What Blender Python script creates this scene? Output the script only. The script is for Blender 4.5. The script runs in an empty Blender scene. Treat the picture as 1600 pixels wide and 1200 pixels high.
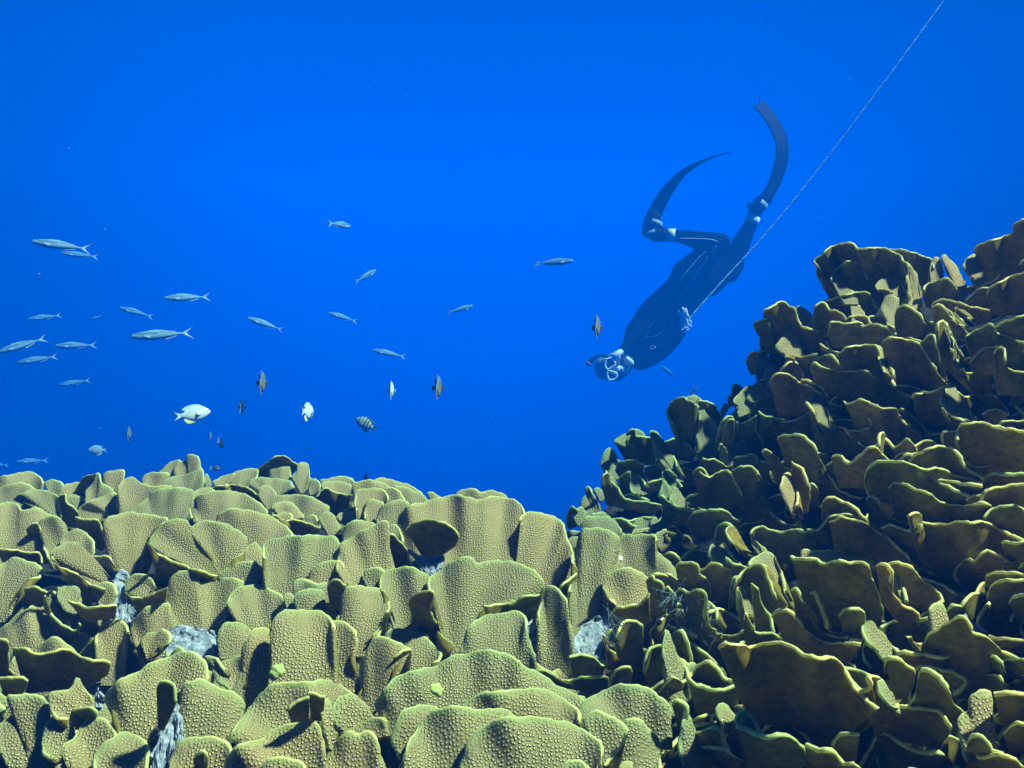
import bpy, math, random
import numpy as np
from mathutils import Vector, Matrix
from mathutils.bvhtree import BVHTree

random.seed(7)
rng = np.random.default_rng(7)
SC = bpy.context.scene
COL = SC.collection
F = 1500.0                                   # focal length in photo pixels (photo 1600 x 1200)

# ------------------------------------------------------------------ camera, water light, sun, exposure
cam_d = bpy.data.cameras.new('camera'); cam = bpy.data.objects.new('camera', cam_d); COL.objects.link(cam)
cam_d.sensor_width = 36; cam_d.lens = 36 * F / 1600; cam_d.clip_start = 0.02; cam_d.clip_end = 500
cam.rotation_euler = (math.radians(90), 0, 0)
SC.camera = cam
SC.view_settings.view_transform = 'Standard'; SC.view_settings.look = 'None'
SC.view_settings.exposure = 2.32; SC.view_settings.gamma = 1
SC.cycles.volume_bounces = 1
SC.cycles.max_bounces = 8
SC.cycles.use_denoising = True

world = bpy.data.worlds.new('World'); SC.world = world; world.use_nodes = True
nt = world.node_tree; nt.nodes.clear()
def N(nt, typ, **kw):
    n = nt.nodes.new(typ)
    for k, v in kw.items(): setattr(n, k, v)
    return n
tc = N(nt, 'ShaderNodeTexCoord'); sep = N(nt, 'ShaderNodeSeparateXYZ')
nt.links.new(tc.outputs['Generated'], sep.inputs[0])
mp = N(nt, 'ShaderNodeMapRange'); mp.inputs[1].default_value = -1; mp.inputs[2].default_value = 1
nt.links.new(sep.outputs['Z'], mp.inputs[0])
ramp = N(nt, 'ShaderNodeValToRGB'); cr = ramp.color_ramp
stops = [(0.0, (0, .008, .05)), (.38, (0, .05, .42)), (.46, (0, .118, .76)), (.53, (0, .152, .96)), (.60, (0, .182, 1.14)),
         (.68, (0, .085, .58)), (.80, (0.0, .16, 1.0)), (.90, (.05, .34, 1.0)), (1.0, (.3, .62, 1.0))]
cr.elements[0].position = 0; cr.elements[0].color = (*stops[0][1], 1)
cr.elements[1].position = 1; cr.elements[1].color = (*stops[-1][1], 1)
for p, c in stops[1:-1]:
    e = cr.elements.new(p); e.color = (*c, 1)
nt.links.new(mp.outputs[0], ramp.inputs[0])
dotn = N(nt, 'ShaderNodeVectorMath', operation='DOT_PRODUCT'); gv = Vector((-.02, 1, .27)).normalized()
dotn.inputs[1].default_value = gv
nt.links.new(tc.outputs['Generated'], dotn.inputs[0])
mg0 = N(nt, 'ShaderNodeMapRange'); mg0.inputs[1].default_value = -1; mg0.inputs[2].default_value = 1
nt.links.new(dotn.outputs['Value'], mg0.inputs[0])
mg = N(nt, 'ShaderNodeValToRGB'); ge = mg.color_ramp
gst = [(0.0, .12), (.55, .12), (.80, .33), (.90, .24), (.94, .38), (.965, .72), (.985, 1.02), (1.0, 1.16)]
ge.elements[0].position = 0; ge.elements[0].color = (.12, .12, .12, 1); ge.elements[1].position = 1; ge.elements[1].color = (1.08, 1.08, 1.08, 1)
for p, g in gst[1:-1]:
    e = ge.elements.new(p); e.color = (g, g, g, 1)
nt.links.new(mg0.outputs[0], mg.inputs[0])
mul = N(nt, 'ShaderNodeMix', data_type='RGBA', blend_type='MULTIPLY'); mul.inputs[0].default_value = 1
nt.links.new(ramp.outputs[0], mul.inputs[6]); nt.links.new(mg.outputs[0], mul.inputs[7])
bg = N(nt, 'ShaderNodeBackground'); bg.inputs[1].default_value = 0.19
nt.links.new(mul.outputs[2], bg.inputs[0])
wo = N(nt, 'ShaderNodeOutputWorld'); nt.links.new(bg.outputs[0], wo.inputs[0])

sun_d = bpy.data.lights.new('sun', 'SUN'); sun = bpy.data.objects.new('sun', sun_d); COL.objects.link(sun)
sun_d.energy = 4.2; sun_d.angle = math.radians(4.0); sun_d.color = (1.0, .75, .49)
SUNV = Vector((.54, -.12, .83)).normalized()          # towards the sun
sun.rotation_euler = SUNV.to_track_quat('Z', 'Y').to_euler()

# ------------------------------------------------------------------ helpers
def ray(px, py): return np.array([(px - 800) / F, 1.0, -(py - 600) / F])
def W(px, py, d): return Vector(ray(px, py) * d)
def tag(o, label=None, cat=None, group=None, kind=None):
    if label: o['label'] = label
    if cat: o['category'] = cat
    if group: o['group'] = group
    if kind: o['kind'] = kind
    return o
def link(name, data, parent=None):
    o = bpy.data.objects.new(name, data); COL.objects.link(o)
    if parent is not None: o.parent = parent
    return o
def empty(name, loc=(0, 0, 0)):
    o = bpy.data.objects.new(name, None); COL.objects.link(o); o.location = loc
    o.empty_display_size = .05
    return o
def mesh(name, verts, faces, mats, smooth=True, midx=None):
    me = bpy.data.meshes.new(name)
    me.from_pydata([tuple(v) for v in verts], [], faces)
    for m in (mats if isinstance(mats, (list, tuple)) else [mats]): me.materials.append(m)
    me.polygons.foreach_set('use_smooth', [smooth] * len(me.polygons))
    if midx is not None: me.polygons.foreach_set('material_index', midx)
    me.update()
    return me
def catmull(P, n):
    P = np.asarray(P, float)
    if len(P) == 2: 
        t = np.linspace(0, 1, n)[:, None]; return P[0] * (1 - t) + P[1] * t
    Q = np.vstack([2 * P[0] - P[1], P, 2 * P[-1] - P[-2]])
    out = []
    for i in range(1, len(Q) - 2):
        for t in np.linspace(0, 1, 14, endpoint=False):
            a, b, c, d = Q[i - 1], Q[i], Q[i + 1], Q[i + 2]
            out.append(.5 * (2 * b + (c - a) * t + (2 * a - 5 * b + 4 * c - d) * t * t + (3 * b - a - 3 * c + d) * t ** 3))
    out.append(P[-1]); out = np.array(out)
    s = np.r_[0, np.cumsum(np.linalg.norm(np.diff(out, axis=0), axis=1))]
    si = np.linspace(0, s[-1], n)
    return np.stack([np.interp(si, s, out[:, k]) for k in range(out.shape[1])], 1)
def tube(path, rad, nseg=8, cap=True):
    """swept tube through 3-D points; rad scalar or per-point list -> verts, faces"""
    path = [Vector(p) for p in path]; n = len(path)
    rad = [rad] * n if np.isscalar(rad) else list(rad)
    V, Fc = [], []
    up = Vector((.13, .2, 1)).normalized(); prev = None
    for i, p in enumerate(path):
        t = (path[min(i + 1, n - 1)] - path[max(i - 1, 0)]).normalized()
        a = (prev - t * prev.dot(t)) if prev is not None else up.cross(t)
        if a.length < 1e-6: a = Vector((1, 0, 0)).cross(t)
        a.normalize(); b = t.cross(a); prev = a
        for k in range(nseg):
            w = 2 * math.pi * k / nseg
            V.append(p + (a * math.cos(w) + b * math.sin(w)) * rad[i])
    for i in range(n - 1):
        for k in range(nseg):
            k2 = (k + 1) % nseg
            Fc.append((i * nseg + k, i * nseg + k2, (i + 1) * nseg + k2, (i + 1) * nseg + k))
    if cap:
        Fc.append(tuple(range(nseg))[::-1]); Fc.append(tuple((n - 1) * nseg + k for k in range(nseg)))
    return V, Fc
def join(parts):
    V, Fc = [], []
    for v, f in parts:
        o = len(V); V += list(v); Fc += [tuple(i + o for i in q) for q in f]
    return V, Fc

# ------------------------------------------------------------------ materials
def new_mat(name):
    m = bpy.data.materials.new(name); m.use_nodes = True
    t = m.node_tree; b = t.nodes['Principled BSDF']; return m, t, b
def L(t, a, b): t.links.new(a, b)
def mixc(t, fac, a, b, blend='MIX'):
    n = N(t, 'ShaderNodeMix', data_type='RGBA', blend_type=blend)
    for s, v in ((n.inputs[0], fac), (n.inputs[6], a), (n.inputs[7], b)):
        if hasattr(v, 'is_output'): L(t, v, s)
        else: s.default_value = v if np.isscalar(v) else (*v, 1)
    return n.outputs[2]
def mrange(t, v, a, b, c, d, smooth=False):
    n = N(t, 'ShaderNodeMapRange'); n.interpolation_type = 'SMOOTHSTEP' if smooth else 'LINEAR'
    L(t, v, n.inputs[0])
    for i, x in enumerate((a, b, c, d)): n.inputs[i + 1].default_value = x
    return n.outputs[0]
def math_(t, op, a, b=None):
    n = N(t, 'ShaderNodeMath', operation=op)
    for s, v in ((n.inputs[0], a), (n.inputs[1], b)):
        if v is None: continue
        if hasattr(v, 'is_output'): L(t, v, s)
        else: s.default_value = v
    return n.outputs[0]
def noise(t, vec, scale, detail=3, rough=.5):
    n = N(t, 'ShaderNodeTexNoise'); n.inputs['Scale'].default_value = scale
    n.inputs['Detail'].default_value = detail; n.inputs['Roughness'].default_value = rough
    if vec is not None: L(t, vec, n.inputs['Vector'])
    return n
def simple(name, col, rough=.5, spec=.4, var=.0, scale=40):
    m, t, b = new_mat(name); b.inputs['Roughness'].default_value = rough
    b.inputs['Specular IOR Level'].default_value = spec
    if var:
        o = N(t, 'ShaderNodeTexCoord'); n = noise(t, o.outputs['Object'], scale)
        L(t, mixc(t, n.outputs[0], [c * (1 - var) for c in col], [min(1, c * (1 + var)) for c in col]), b.inputs['Base Color'])
    else: b.inputs['Base Color'].default_value = (*col, 1)
    return m
def coral_material():
    m, t, b = new_mat('scroll_coral')
    at = N(t, 'ShaderNodeAttribute', attribute_name='puv'); ai = N(t, 'ShaderNodeAttribute', attribute_name='info')
    si = N(t, 'ShaderNodeSeparateColor'); L(t, ai.outputs['Color'], si.inputs[0])
    edge, inner, rnd = si.outputs[0], si.outputs[1], si.outputs[2]
    geo = N(t, 'ShaderNodeNewGeometry')
    # polyps: a jittered net of small cones over the inner face
    wob = noise(t, at.outputs['Vector'], 45, 2)
    ad = N(t, 'ShaderNodeVectorMath', operation='MULTIPLY_ADD'); L(t, wob.outputs['Color'], ad.inputs[0])
    ad.inputs[1].default_value = (.004, .004, 0); L(t, at.outputs['Vector'], ad.inputs[2])
    vo = N(t, 'ShaderNodeTexVoronoi', voronoi_dimensions='2D', feature='F1'); vo.inputs['Scale'].default_value = 390
    vo.inputs['Randomness'].default_value = .62
    L(t, ad.outputs[0], vo.inputs['Vector'])
    dot_h = mrange(t, vo.outputs['Distance'], .44, .08, 0, 1, True)
    dot_c = mrange(t, vo.outputs['Distance'], .33, .14, 0, 1, True)
    sz = noise(t, at.outputs['Vector'], 30, 2)
    dot_c = math_(t, 'MULTIPLY', dot_c, mrange(t, sz.outputs[0], .3, .6, .55, 1))
    worn = noise(t, geo.outputs['Position'], 26, 3, .6); wn = mrange(t, worn.outputs[0], .36, .50, .25, 1)
    dot_c = math_(t, 'MULTIPLY', dot_c, wn); dot_h = math_(t, 'MULTIPLY', dot_h, wn)
    far_edge = mrange(t, edge, .92, .55, 0, 1)
    big = noise(t, geo.outputs['Position'], 9, 4, .6)
    med = noise(t, geo.outputs['Position'], 60, 4, .65)
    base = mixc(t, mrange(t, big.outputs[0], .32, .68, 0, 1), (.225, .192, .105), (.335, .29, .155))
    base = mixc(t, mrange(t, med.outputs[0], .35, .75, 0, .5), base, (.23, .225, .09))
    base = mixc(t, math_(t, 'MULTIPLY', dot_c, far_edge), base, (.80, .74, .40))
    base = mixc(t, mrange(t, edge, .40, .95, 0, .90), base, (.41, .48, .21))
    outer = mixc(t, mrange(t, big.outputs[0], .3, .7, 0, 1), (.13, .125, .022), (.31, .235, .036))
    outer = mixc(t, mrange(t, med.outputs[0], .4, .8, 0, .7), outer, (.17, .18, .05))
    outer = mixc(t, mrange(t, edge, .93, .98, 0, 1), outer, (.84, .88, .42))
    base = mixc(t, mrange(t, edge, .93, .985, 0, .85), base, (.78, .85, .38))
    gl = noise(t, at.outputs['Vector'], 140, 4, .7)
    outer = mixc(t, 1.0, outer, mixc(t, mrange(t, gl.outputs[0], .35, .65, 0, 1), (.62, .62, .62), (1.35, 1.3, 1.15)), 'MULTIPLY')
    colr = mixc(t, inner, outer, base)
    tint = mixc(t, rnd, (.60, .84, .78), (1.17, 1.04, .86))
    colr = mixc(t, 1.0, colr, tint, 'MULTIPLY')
    L(t, colr, b.inputs['Base Color']); b.inputs['Roughness'].default_value = .72
    b.inputs['Specular IOR Level'].default_value = .18
    h = math_(t, 'MULTIPLY', math_(t, 'MULTIPLY', dot_h, inner), mrange(t, edge, .95, .6, .12, 1))
    h = math_(t, 'ADD', h, math_(t, 'MULTIPLY', med.outputs[0], .35))
    bu = N(t, 'ShaderNodeBump'); bu.inputs['Strength'].default_value = 1.0; bu.inputs['Distance'].default_value = .0015
    L(t, h, bu.inputs['Height']); L(t, bu.outputs[0], b.inputs['Normal'])
    tr = N(t, 'ShaderNodeBsdfTranslucent'); L(t, mixc(t, 1.0, colr, (.95, .93, .32), 'MULTIPLY'), tr.inputs[0])
    ms = N(t, 'ShaderNodeMixShader'); L(t, mrange(t, edge, .5, 1, .23, .42), ms.inputs[0])
    L(t, b.outputs[0], ms.inputs[1]); L(t, tr.outputs[0], ms.inputs[2])
    L(t, ms.outputs[0], t.nodes['Material Output'].inputs[0])
    return m
def rock_material(name, c1, c2, c3, sc=1.0):
    m, t, b = new_mat(name); geo = N(t, 'ShaderNodeNewGeometry')
    n1 = noise(t, geo.outputs['Position'], 45 * sc, 6, .7); n2 = noise(t, geo.outputs['Position'], 150 * sc, 5, .7)
    vo = N(t, 'ShaderNodeTexVoronoi'); vo.inputs['Scale'].default_value = 130 * sc; L(t, geo.outputs['Position'], vo.inputs['Vector'])
    c = mixc(t, mrange(t, n1.outputs[0], .38, .64, 0, 1), c1, c2)
    c = mixc(t, mrange(t, n2.outputs[0], .52, .70, 0, 1), c, c3)
    L(t, c, b.inputs['Base Color']); b.inputs['Roughness'].default_value = .9; b.inputs['Specular IOR Level'].default_value = .1
    bu = N(t, 'ShaderNodeBump'); bu.inputs['Distance'].default_value = .0022; bu.inputs['Strength'].default_value = 1
    L(t, math_(t, 'ADD', math_(t, 'ADD', n1.outputs[0], n2.outputs[0]), vo.outputs['Distance']), bu.inputs['Height'])
    L(t, bu.outputs[0], b.inputs['Normal'])
    return m
def vcol_material(name, rough=.35, spec=.5, trans=0.0):
    m, t, b = new_mat(name); a = N(t, 'ShaderNodeAttribute', attribute_name='pigment')
    o = N(t, 'ShaderNodeTexCoord'); n = noise(t, o.outputs['Object'], 60, 3)
    L(t, mixc(t, 1.0, a.outputs['Color'], mixc(t, n.outputs[0], (.8, .8, .8), (1.15, 1.15, 1.15)), 'MULTIPLY'), b.inputs['Base Color'])
    b.inputs['Roughness'].default_value = rough; b.inputs['Specular IOR Level'].default_value = spec
    return m
M_CORAL = coral_material()
M_ROCK = rock_material('reef_rock', (.012, .014, .014), (.028, .032, .03), (.05, .058, .055))
M_DEAD = rock_material('dead_coral', (.17, .23, .30), (.32, .40, .47), (.52, .58, .64), 1.3)
# ------------------------------------------------------------------ coral plates
# every plate: window on the photo, face seen (f = upper polyp face, b = smooth underside, r = bare dead patch), rim outline, root, options
CROP = {'A': (0, 680, 3.2), 'B': (400, 700, 3.2), 'C': (0, 900, 4), 'D': (400, 900, 4), 'E': (750, 900, 4),
        'F': (1150, 900, 3.556), 'G': (1100, 600, 3.2), 'H': (880, 560, 4.444), 'I': (1150, 300, 3.529), 'K': (840, 770, 5)}
LEFT = '''
A f -40,230 10,205 60,195 140,180 190,200 215,240 | 20,300 160,300
A f 215,235 260,222 310,240 318,290 | 260,310
A f 290,300 310,260 350,240 400,238 420,290 | 350,340
A f 425,330 430,270 460,210 490,190 510,240 560,265 570,300 | 470,380
A b 370,290 400,230 430,205 475,195 | 400,330 450,300 | y=-.5
A f 512,250 515,195 560,178 615,175 620,225 600,260 | 560,300 | d=.03
A f 580,330 590,270 620,220 670,210 700,235 760,255 850,250 890,290 | 640,420 800,380
A f 710,240 720,200 770,185 850,195 840,230 | 770,280 | d=.06
A f 790,190 830,150 860,130 900,125 890,170 880,210 | 840,250 | d=.1
A f 870,200 875,150 910,130 938,122 932,100 960,95 985,105 1000,130 1010,180 | 945,230 | d=.09 y=-.4
A f 810,245 850,210 940,192 1005,168 1017,200 1020,260 | 930,310 | d=.04
A f 1020,250 1030,195 1050,215 1060,245 | 1040,290 | d=.08
A f 1060,235 1100,210 1170,190 1165,225 1120,250 | 1100,290 | d=.09
A f 1100,250 1150,200 1200,175 1280,165 1285,200 1240,250 | 1180,310 | d=.07
A b 1280,175 1330,140 1380,110 1420,105 1460,130 1495,155 | 1300,230 1440,220 | d=.06 y=-.2
A f 1335,200 1350,165 1400,155 1450,160 1455,215 | 1390,260 | d=.05
A f 1455,210 1480,180 1495,140 1530,135 1545,160 1550,215 1580,215 | 1510,290 | d=.05
A f 1250,260 1260,220 1310,210 1370,215 1440,225 1470,260 | 1370,310 | d=.04
A b 1050,265 1130,250 1200,255 1260,280 1300,320 1320,350 | 1180,300 1290,360 | d=.02
A f 1290,300 1300,260 1340,250 1375,280 1385,320 | 1340,370 | d=.03
A f 1372,390 1375,350 1420,330 1470,345 1510,390 1515,410 | 1440,425 | d=.0
A f 1365,402 1410,385 1455,395 1460,425 | 1410,435
A b 1365,400 1430,425 1500,430 1550,450 1600,468 | 1470,500 1590,500 | y=.3
A f 1525,435 1540,400 1575,405 1595,455 | 1560,490
A f -40,290 -10,265 50,245 120,238 170,265 200,300 | 20,340 120,340
A f 210,370 140,335 65,325 110,290 170,270 240,278 290,310 320,380 | 290,420
A f -60,400 -20,360 30,335 80,340 105,375 170,362 230,385 280,415 | -20,590 190,570
A b 290,310 325,300 330,340 380,375 400,420 | 320,450 390,470 | y=-.4
A f 330,340 335,310 370,295 420,320 430,350 | 375,400
A f 500,430 440,427 380,420 385,380 430,340 500,310 570,290 605,330 | 590,425
A b 375,415 440,425 495,430 505,470 540,540 | 420,540 510,580 | y=-.4
A f 650,388 700,340 740,310 760,280 830,265 900,262 960,270 965,300 950,370 960,420 | 760,440 900,440
A f 945,400 945,345 970,290 1000,265 1060,265 1085,285 | 980,430 | d=.015
A f 975,430 965,370 980,310 1040,285 1110,275 1200,285 1270,320 1330,370 1335,390 | 1050,450 1200,440
A f 1080,440 1090,395 1150,370 1220,370 1330,395 1400,430 1460,490 1440,515 | 1200,540 1340,550
A f 590,700 550,620 520,520 510,460 545,410 640,385 740,395 830,415 810,450 770,490 745,550 720,640 | 620,720 690,720
A f 1085,708 980,675 880,640 800,600 765,560 745,545 770,490 820,440 880,415 930,425 955,455 1000,430 1080,432 1170,460 1230,510 1240,550 1200,600 1150,660 | 1060,690 1110,700 | rip=.5
A b 745,545 765,562 800,602 880,642 980,677 1085,710 | 790,760 960,760 | y=-.2
A f 250,610 215,540 190,480 200,425 250,405 305,415 335,460 | 270,620 330,560
A b 130,470 170,445 190,445 215,540 | 150,560 210,590 | y=-.3
A f 300,545 320,500 370,470 420,480 460,530 475,590 | 400,640
A f 520,776 450,745 400,700 340,675 280,645 252,610 270,570 320,540 380,535 420,560 450,600 540,610 580,660 595,710 | 540,740 580,735
A b 252,612 280,647 340,677 400,703 450,747 522,778 | 400,850 520,830 | y=-.3
A b -20,572 80,578 150,590 200,595 205,640 | 20,650 170,660 | y=-.1
A f -40,700 -20,660 40,625 80,608 140,632 195,650 205,690 150,730 115,770 90,830 70,870 | -30,860 40,880
A b 120,768 180,765 215,780 245,792 | 130,840 230,850
A f 350,890 310,860 290,800 310,755 360,748 400,775 410,830 | 390,880
A f 470,755 510,735 560,745 585,790 560,850 530,865 | 500,880
A b 340,825 370,840 430,865 500,862 560,850 585,855 | 420,930 575,920 | y=.1
A f 830,768 770,792 710,815 660,805 625,770 635,720 690,695 745,705 772,745 | 765,780
A b 632,790 665,808 712,817 770,794 832,768 | 690,900 820,880
A f 845,960 830,850 838,740 880,690 950,672 985,700 1005,735 1060,715 1140,712 1225,740 1170,800 1150,880 | 940,1010 1090,980
A f 1085,715 1110,680 1180,640 1250,630 1310,660 1320,700 1300,745 | 1170,760 1260,760
A f 1150,645 1210,580 1280,535 1310,580 1325,640 | 1240,690
A f 1465,790 1475,740 1520,718 1560,740 | 1510,810
A f 1160,910 1140,860 1150,800 1200,760 1270,745 1350,770 1410,810 1430,880 | 1240,970 1350,970
A f 1415,800 1450,790 1475,820 1470,875 | 1440,890
A f 490,1040 485,1000 520,940 570,918 610,930 640,985 | 520,1180 600,1180
A f 690,1085 660,1020 655,960 690,895 750,855 835,840 860,900 850,970 | 740,1110 800,1080
A f 700,1030 730,990 790,985 810,965 840,990 845,1030 800,1080 760,1110 | 735,1120 | d=-.02 y=-.3
C f -30,370 -10,340 60,280 140,220 220,180 275,165 290,220 330,290 380,360 400,420 | 120,500 350,490
C f 455,345 380,302 320,252 285,190 283,120 320,95 360,140 400,210 | 440,320 | y=.3
C b 284,120 285,190 320,254 380,304 455,347 490,330 497,290 | 400,440 500,400 | y=-.4
C b -10,400 30,410 55,430 50,500 55,580 90,620 | 0,640 30,640 | y=-.4
C b 80,460 120,455 170,460 210,495 270,490 350,475 430,465 480,495 530,525 600,535 650,535 685,555 680,620 | 160,740 560,690 | y=-.15
C f 140,620 90,610 50,560 60,490 85,465 100,500 | 150,610 | d=.01
C b -10,645 60,640 130,645 175,660 | 20,740 140,740
C f 420,905 345,860 305,800 310,740 370,715 420,712 460,670 490,632 525,690 570,755 | 430,900 540,830
C f 720,840 660,800 660,740 720,670 800,625 870,590 950,540 1060,500 1140,472 1195,472 1250,505 1285,560 1300,640 | 850,980 1000,900
C f 330,1120 275,1090 265,1000 290,920 345,870 400,885 445,925 | 370,1120 430,1060
C b 440,855 490,838 540,825 590,850 600,890 565,940 | 470,960 540,980 | y=-.4
C f -40,970 -20,930 60,880 130,830 160,780 120,760 40,770 60,745 150,740 240,750 300,780 310,850 | 100,1150 270,1110
C f 430,1200 385,1130 400,1060 470,1000 510,930 570,885 640,890 700,950 720,1020 | 500,1260 660,1230
C f 620,1260 590,1150 620,1080 670,1025 780,975 850,995 905,1025 915,1130 910,1250 | 690,1300 820,1300
C f 1130,760 1140,680 1200,655 1260,645 1330,680 1400,705 1480,740 1530,790 1540,830 1500,910 1450,970 1430,1050 | 1150,1040 1350,1060
C b 975,700 1000,672 1040,665 1075,690 1090,740 1095,790 | 985,950 1020,970 | y=.1 t=15
C f 1440,705 1370,672 1340,620 1320,580 1275,515 1300,500 1350,530 1400,600 | 1430,650
C f 1070,1280 1060,1160 1080,1090 1130,1030 1230,1003 1330,1010 1420,1045 1445,1110 | 1180,1320 1350,1300
C b 1215,1175 1212,1140 1240,1118 1272,1108 1282,1160 | 1230,1240 1270,1240 | y=.2
D f -160,1040 -140,960 -100,900 -20,800 0,760 80,690 170,665 330,665 390,645 480,650 540,680 605,740 | 150,1030 450,980
D f -85,560 -90,460 -60,390 -10,335 60,320 100,345 | -60,760 60,740
D f 100,500 88,380 100,290 140,230 220,212 330,210 410,225 460,262 478,330 | 120,720 430,720 | rip=.8
D f 462,272 520,280 590,320 632,370 632,440 595,520 | 490,720 600,640 | d=.01
A f 1080,1010 1110,950 1160,935 1210,940 1265,985 | 1120,1080 1240,1080 | d=.015
D f -200,1280 -190,1150 -150,1090 -70,1045 20,1020 80,975 170,935 270,908 350,908 400,940 420,1000 430,1080 450,1150 | 50,1320 380,1280
D f 10,1230 60,1160 130,1130 200,1140 270,1165 310,1200 | 100,1290 240,1290
D b 205,842 240,800 290,782 332,762 | 220,920 330,900 | y=.2 d=-.01
D b 330,738 380,742 430,766 | 345,900 415,910 | d=-.015 y=-.2
D f 440,1080 420,1000 412,900 412,820 435,770 470,800 485,850 | 480,1070 | y=.2
D f 535,972 480,920 475,850 500,785 550,745 605,730 655,775 705,820 745,885 | 600,930 720,900
D f 455,1220 440,1150 470,1070 530,1000 592,972 630,1000 650,980 690,965 740,1000 770,1070 815,1200 | 540,1320 740,1300
D f 530,985 600,950 680,900 760,890 800,897 | 660,1010 780,980 | y=-.4 d=.01
D f 660,690 640,560 690,480 715,400 760,380 860,400 930,440 970,462 900,495 866,545 | 700,800 830,690 | y=-.45
D b 863,510 895,490 970,460 972,530 | 862,650 960,610 | y=.6
D f 800,885 745,825 745,790 790,720 870,640 950,598 1050,580 1120,558 1200,512 1300,482 1440,465 1530,472 1610,515 1690,565 1760,600 1830,640 1900,690 2010,745 2090,800 | 1000,960 1750,930
D f 785,390 820,345 890,330 970,342 1050,375 1110,425 1150,475 1130,525 1115,570 | 900,640 1060,620
D b 950,170 980,125 1030,105 1085,98 1108,120 1100,160 1085,210 1100,260 1140,310 1155,370 1170,440 | 980,280 1100,400 | y=-.5
B f 985,1000 920,930 890,830 872,700 875,640 930,610 970,570 1040,545 1085,550 1115,575 1200,560 1290,570 1370,600 1430,650 1442,690 1425,732 1340,745 1280,778 1200,783 1145,792 1100,880 | 1000,1000 1060,960
B b 1142,790 1200,785 1280,780 1340,748 1428,733 1442,700 | 1180,900 1390,890 | y=.6
B f 1000,225 1040,205 1090,205 1130,220 1180,210 1240,230 1260,250 | 1060,300 1180,300 | d=.16
B f 855,228 880,218 915,240 930,260 | 890,290 | d=.12
B f 590,160 640,148 700,165 760,180 810,210 835,235 | 680,280 780,290 | d=.05
B f 370,155 430,140 480,155 480,190 | 420,210 | d=.08
B f 320,160 370,150 430,140 470,152 500,175 | 370,220 460,220 | d=.05
B f 475,270 480,190 520,165 590,160 650,180 690,205 | 520,320 640,300 | d=.03
B f 500,340 500,220 520,205 580,200 640,210 655,255 | 520,390 620,380
B f 640,260 640,205 670,195 720,220 745,260 | 680,310 | d=.02
B f 545,350 555,260 600,260 640,280 610,350 | 570,400
B f 600,355 620,300 680,265 750,262 762,300 740,375 | 640,410 720,410
B f 690,185 760,200 830,230 870,265 | 720,310 840,320 | d=.03
B f 260,195 280,160 320,175 315,240 | 280,260 | d=.05
B f 330,205 340,170 400,165 470,180 482,230 | 370,260 450,260 | d=.03
B b 303,245 330,215 360,203 400,225 450,235 478,240 | 330,330 450,340 | d=.01 y=.2
B f 90,330 88,270 110,240 170,232 250,238 310,260 360,290 370,310 335,365 | 150,390 280,390
B f 315,360 340,320 370,320 400,350 425,400 | 370,440
B f 400,345 430,320 500,320 512,355 | 450,385
B b 440,312 500,300 512,335 | 460,355 505,360
B f 428,455 440,400 480,365 560,365 605,385 | 470,480 560,460
B f 50,560 40,500 60,460 130,445 250,437 380,440 415,470 420,520 410,590 | 110,730 310,660
B f 195,805 190,750 230,710 290,705 340,720 348,765 | 240,840 310,850
B f 450,685 410,630 420,490 470,450 540,410 600,380 650,362 670,380 662,450 685,570 | 530,720 670,650
B b 660,430 690,440 720,470 750,510 772,595 | 680,590 740,620 | y=-.2
B f 663,430 670,390 700,378 720,420 732,470 | 710,530 | d=.015
B f 710,440 705,380 720,330 760,290 840,270 920,245 1000,235 1080,250 1110,260 1160,245 1240,245 1310,270 1335,300 1332,340 1322,400 1335,460 | 820,640 1290,640 | rip=1.6
B f 1320,395 1335,330 1400,320 1470,335 1530,370 1550,440 1580,510 1583,570 1550,640 | 1340,640 1500,700 | rip=1.5 d=.01
B b 748,415 780,380 850,362 920,370 980,400 1012,435 1000,490 | 850,570 900,560 | d=-.035 t=15
B f 262,645 280,600 340,570 412,562 440,600 | 290,740 400,720
B f 525,650 560,605 620,598 642,625 | 580,720
B f 650,880 660,800 625,700 625,650 660,610 740,595 820,610 870,650 878,710 | 700,930 800,900
B f 415,840 425,760 440,700 490,690 580,695 630,708 660,755 665,810 630,870 598,940 | 470,970 560,980 | y=-.1
B b 596,942 632,872 666,812 660,860 | 610,960 650,950 | y=.6
B b 353,700 375,668 410,668 447,690 | 370,800 430,820 | y=-.6
B f 188,700 200,660 240,655 290,680 355,670 | 220,750 310,760
B f 1025,1000 1040,940 1080,880 1140,840 1220,825 1270,815 1320,820 1345,850 1350,900 1370,960 1397,1035 | 1080,1100 1340,1090
B f 1385,1010 1410,880 1430,760 1445,700 1480,690 1530,730 1560,790 1570,870 1592,940 | 1420,1070 1560,1070 | y=-.5 d=.01
E b 488,92 520,60 570,20 605,-15 | 530,150 580,110 | y=.6
K f 250,950 240,860 270,700 290,560 280,460 330,330 360,278 460,275 560,292 625,335 645,400 635,500 640,600 570,720 530,860 550,970 | 300,1140 470,1040
K f 620,540 630,400 640,345 700,315 740,332 800,322 880,325 915,340 925,420 970,490 1050,550 1085,620 | 690,660 1000,680 | y=-.3 d=.01
K f 615,330 700,290 800,283 900,280 920,330 | 680,370 850,370 | d=.05
K f 620,895 560,830 510,740 515,680 570,620 640,595 700,588 780,605 840,640 865,680 870,760 850,820 790,872 700,895 | 690,885 730,885 | d=-.02
K b 558,972 620,905 700,897 790,880 850,830 882,790 | 590,1080 880,1020 | d=-.02 y=.1
K b 512,750 540,810 575,860 620,900 | 530,880 560,970 | d=-.01 y=.6
K f 222,322 240,298 320,298 352,322 | 250,380 330,380 | d=.12
K f 235,365 260,345 330,345 | 260,420 320,420 | d=.1
E b 563,510 600,497 650,500 700,505 735,525 760,560 775,572 | 590,660 760,650 | y=.3
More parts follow.
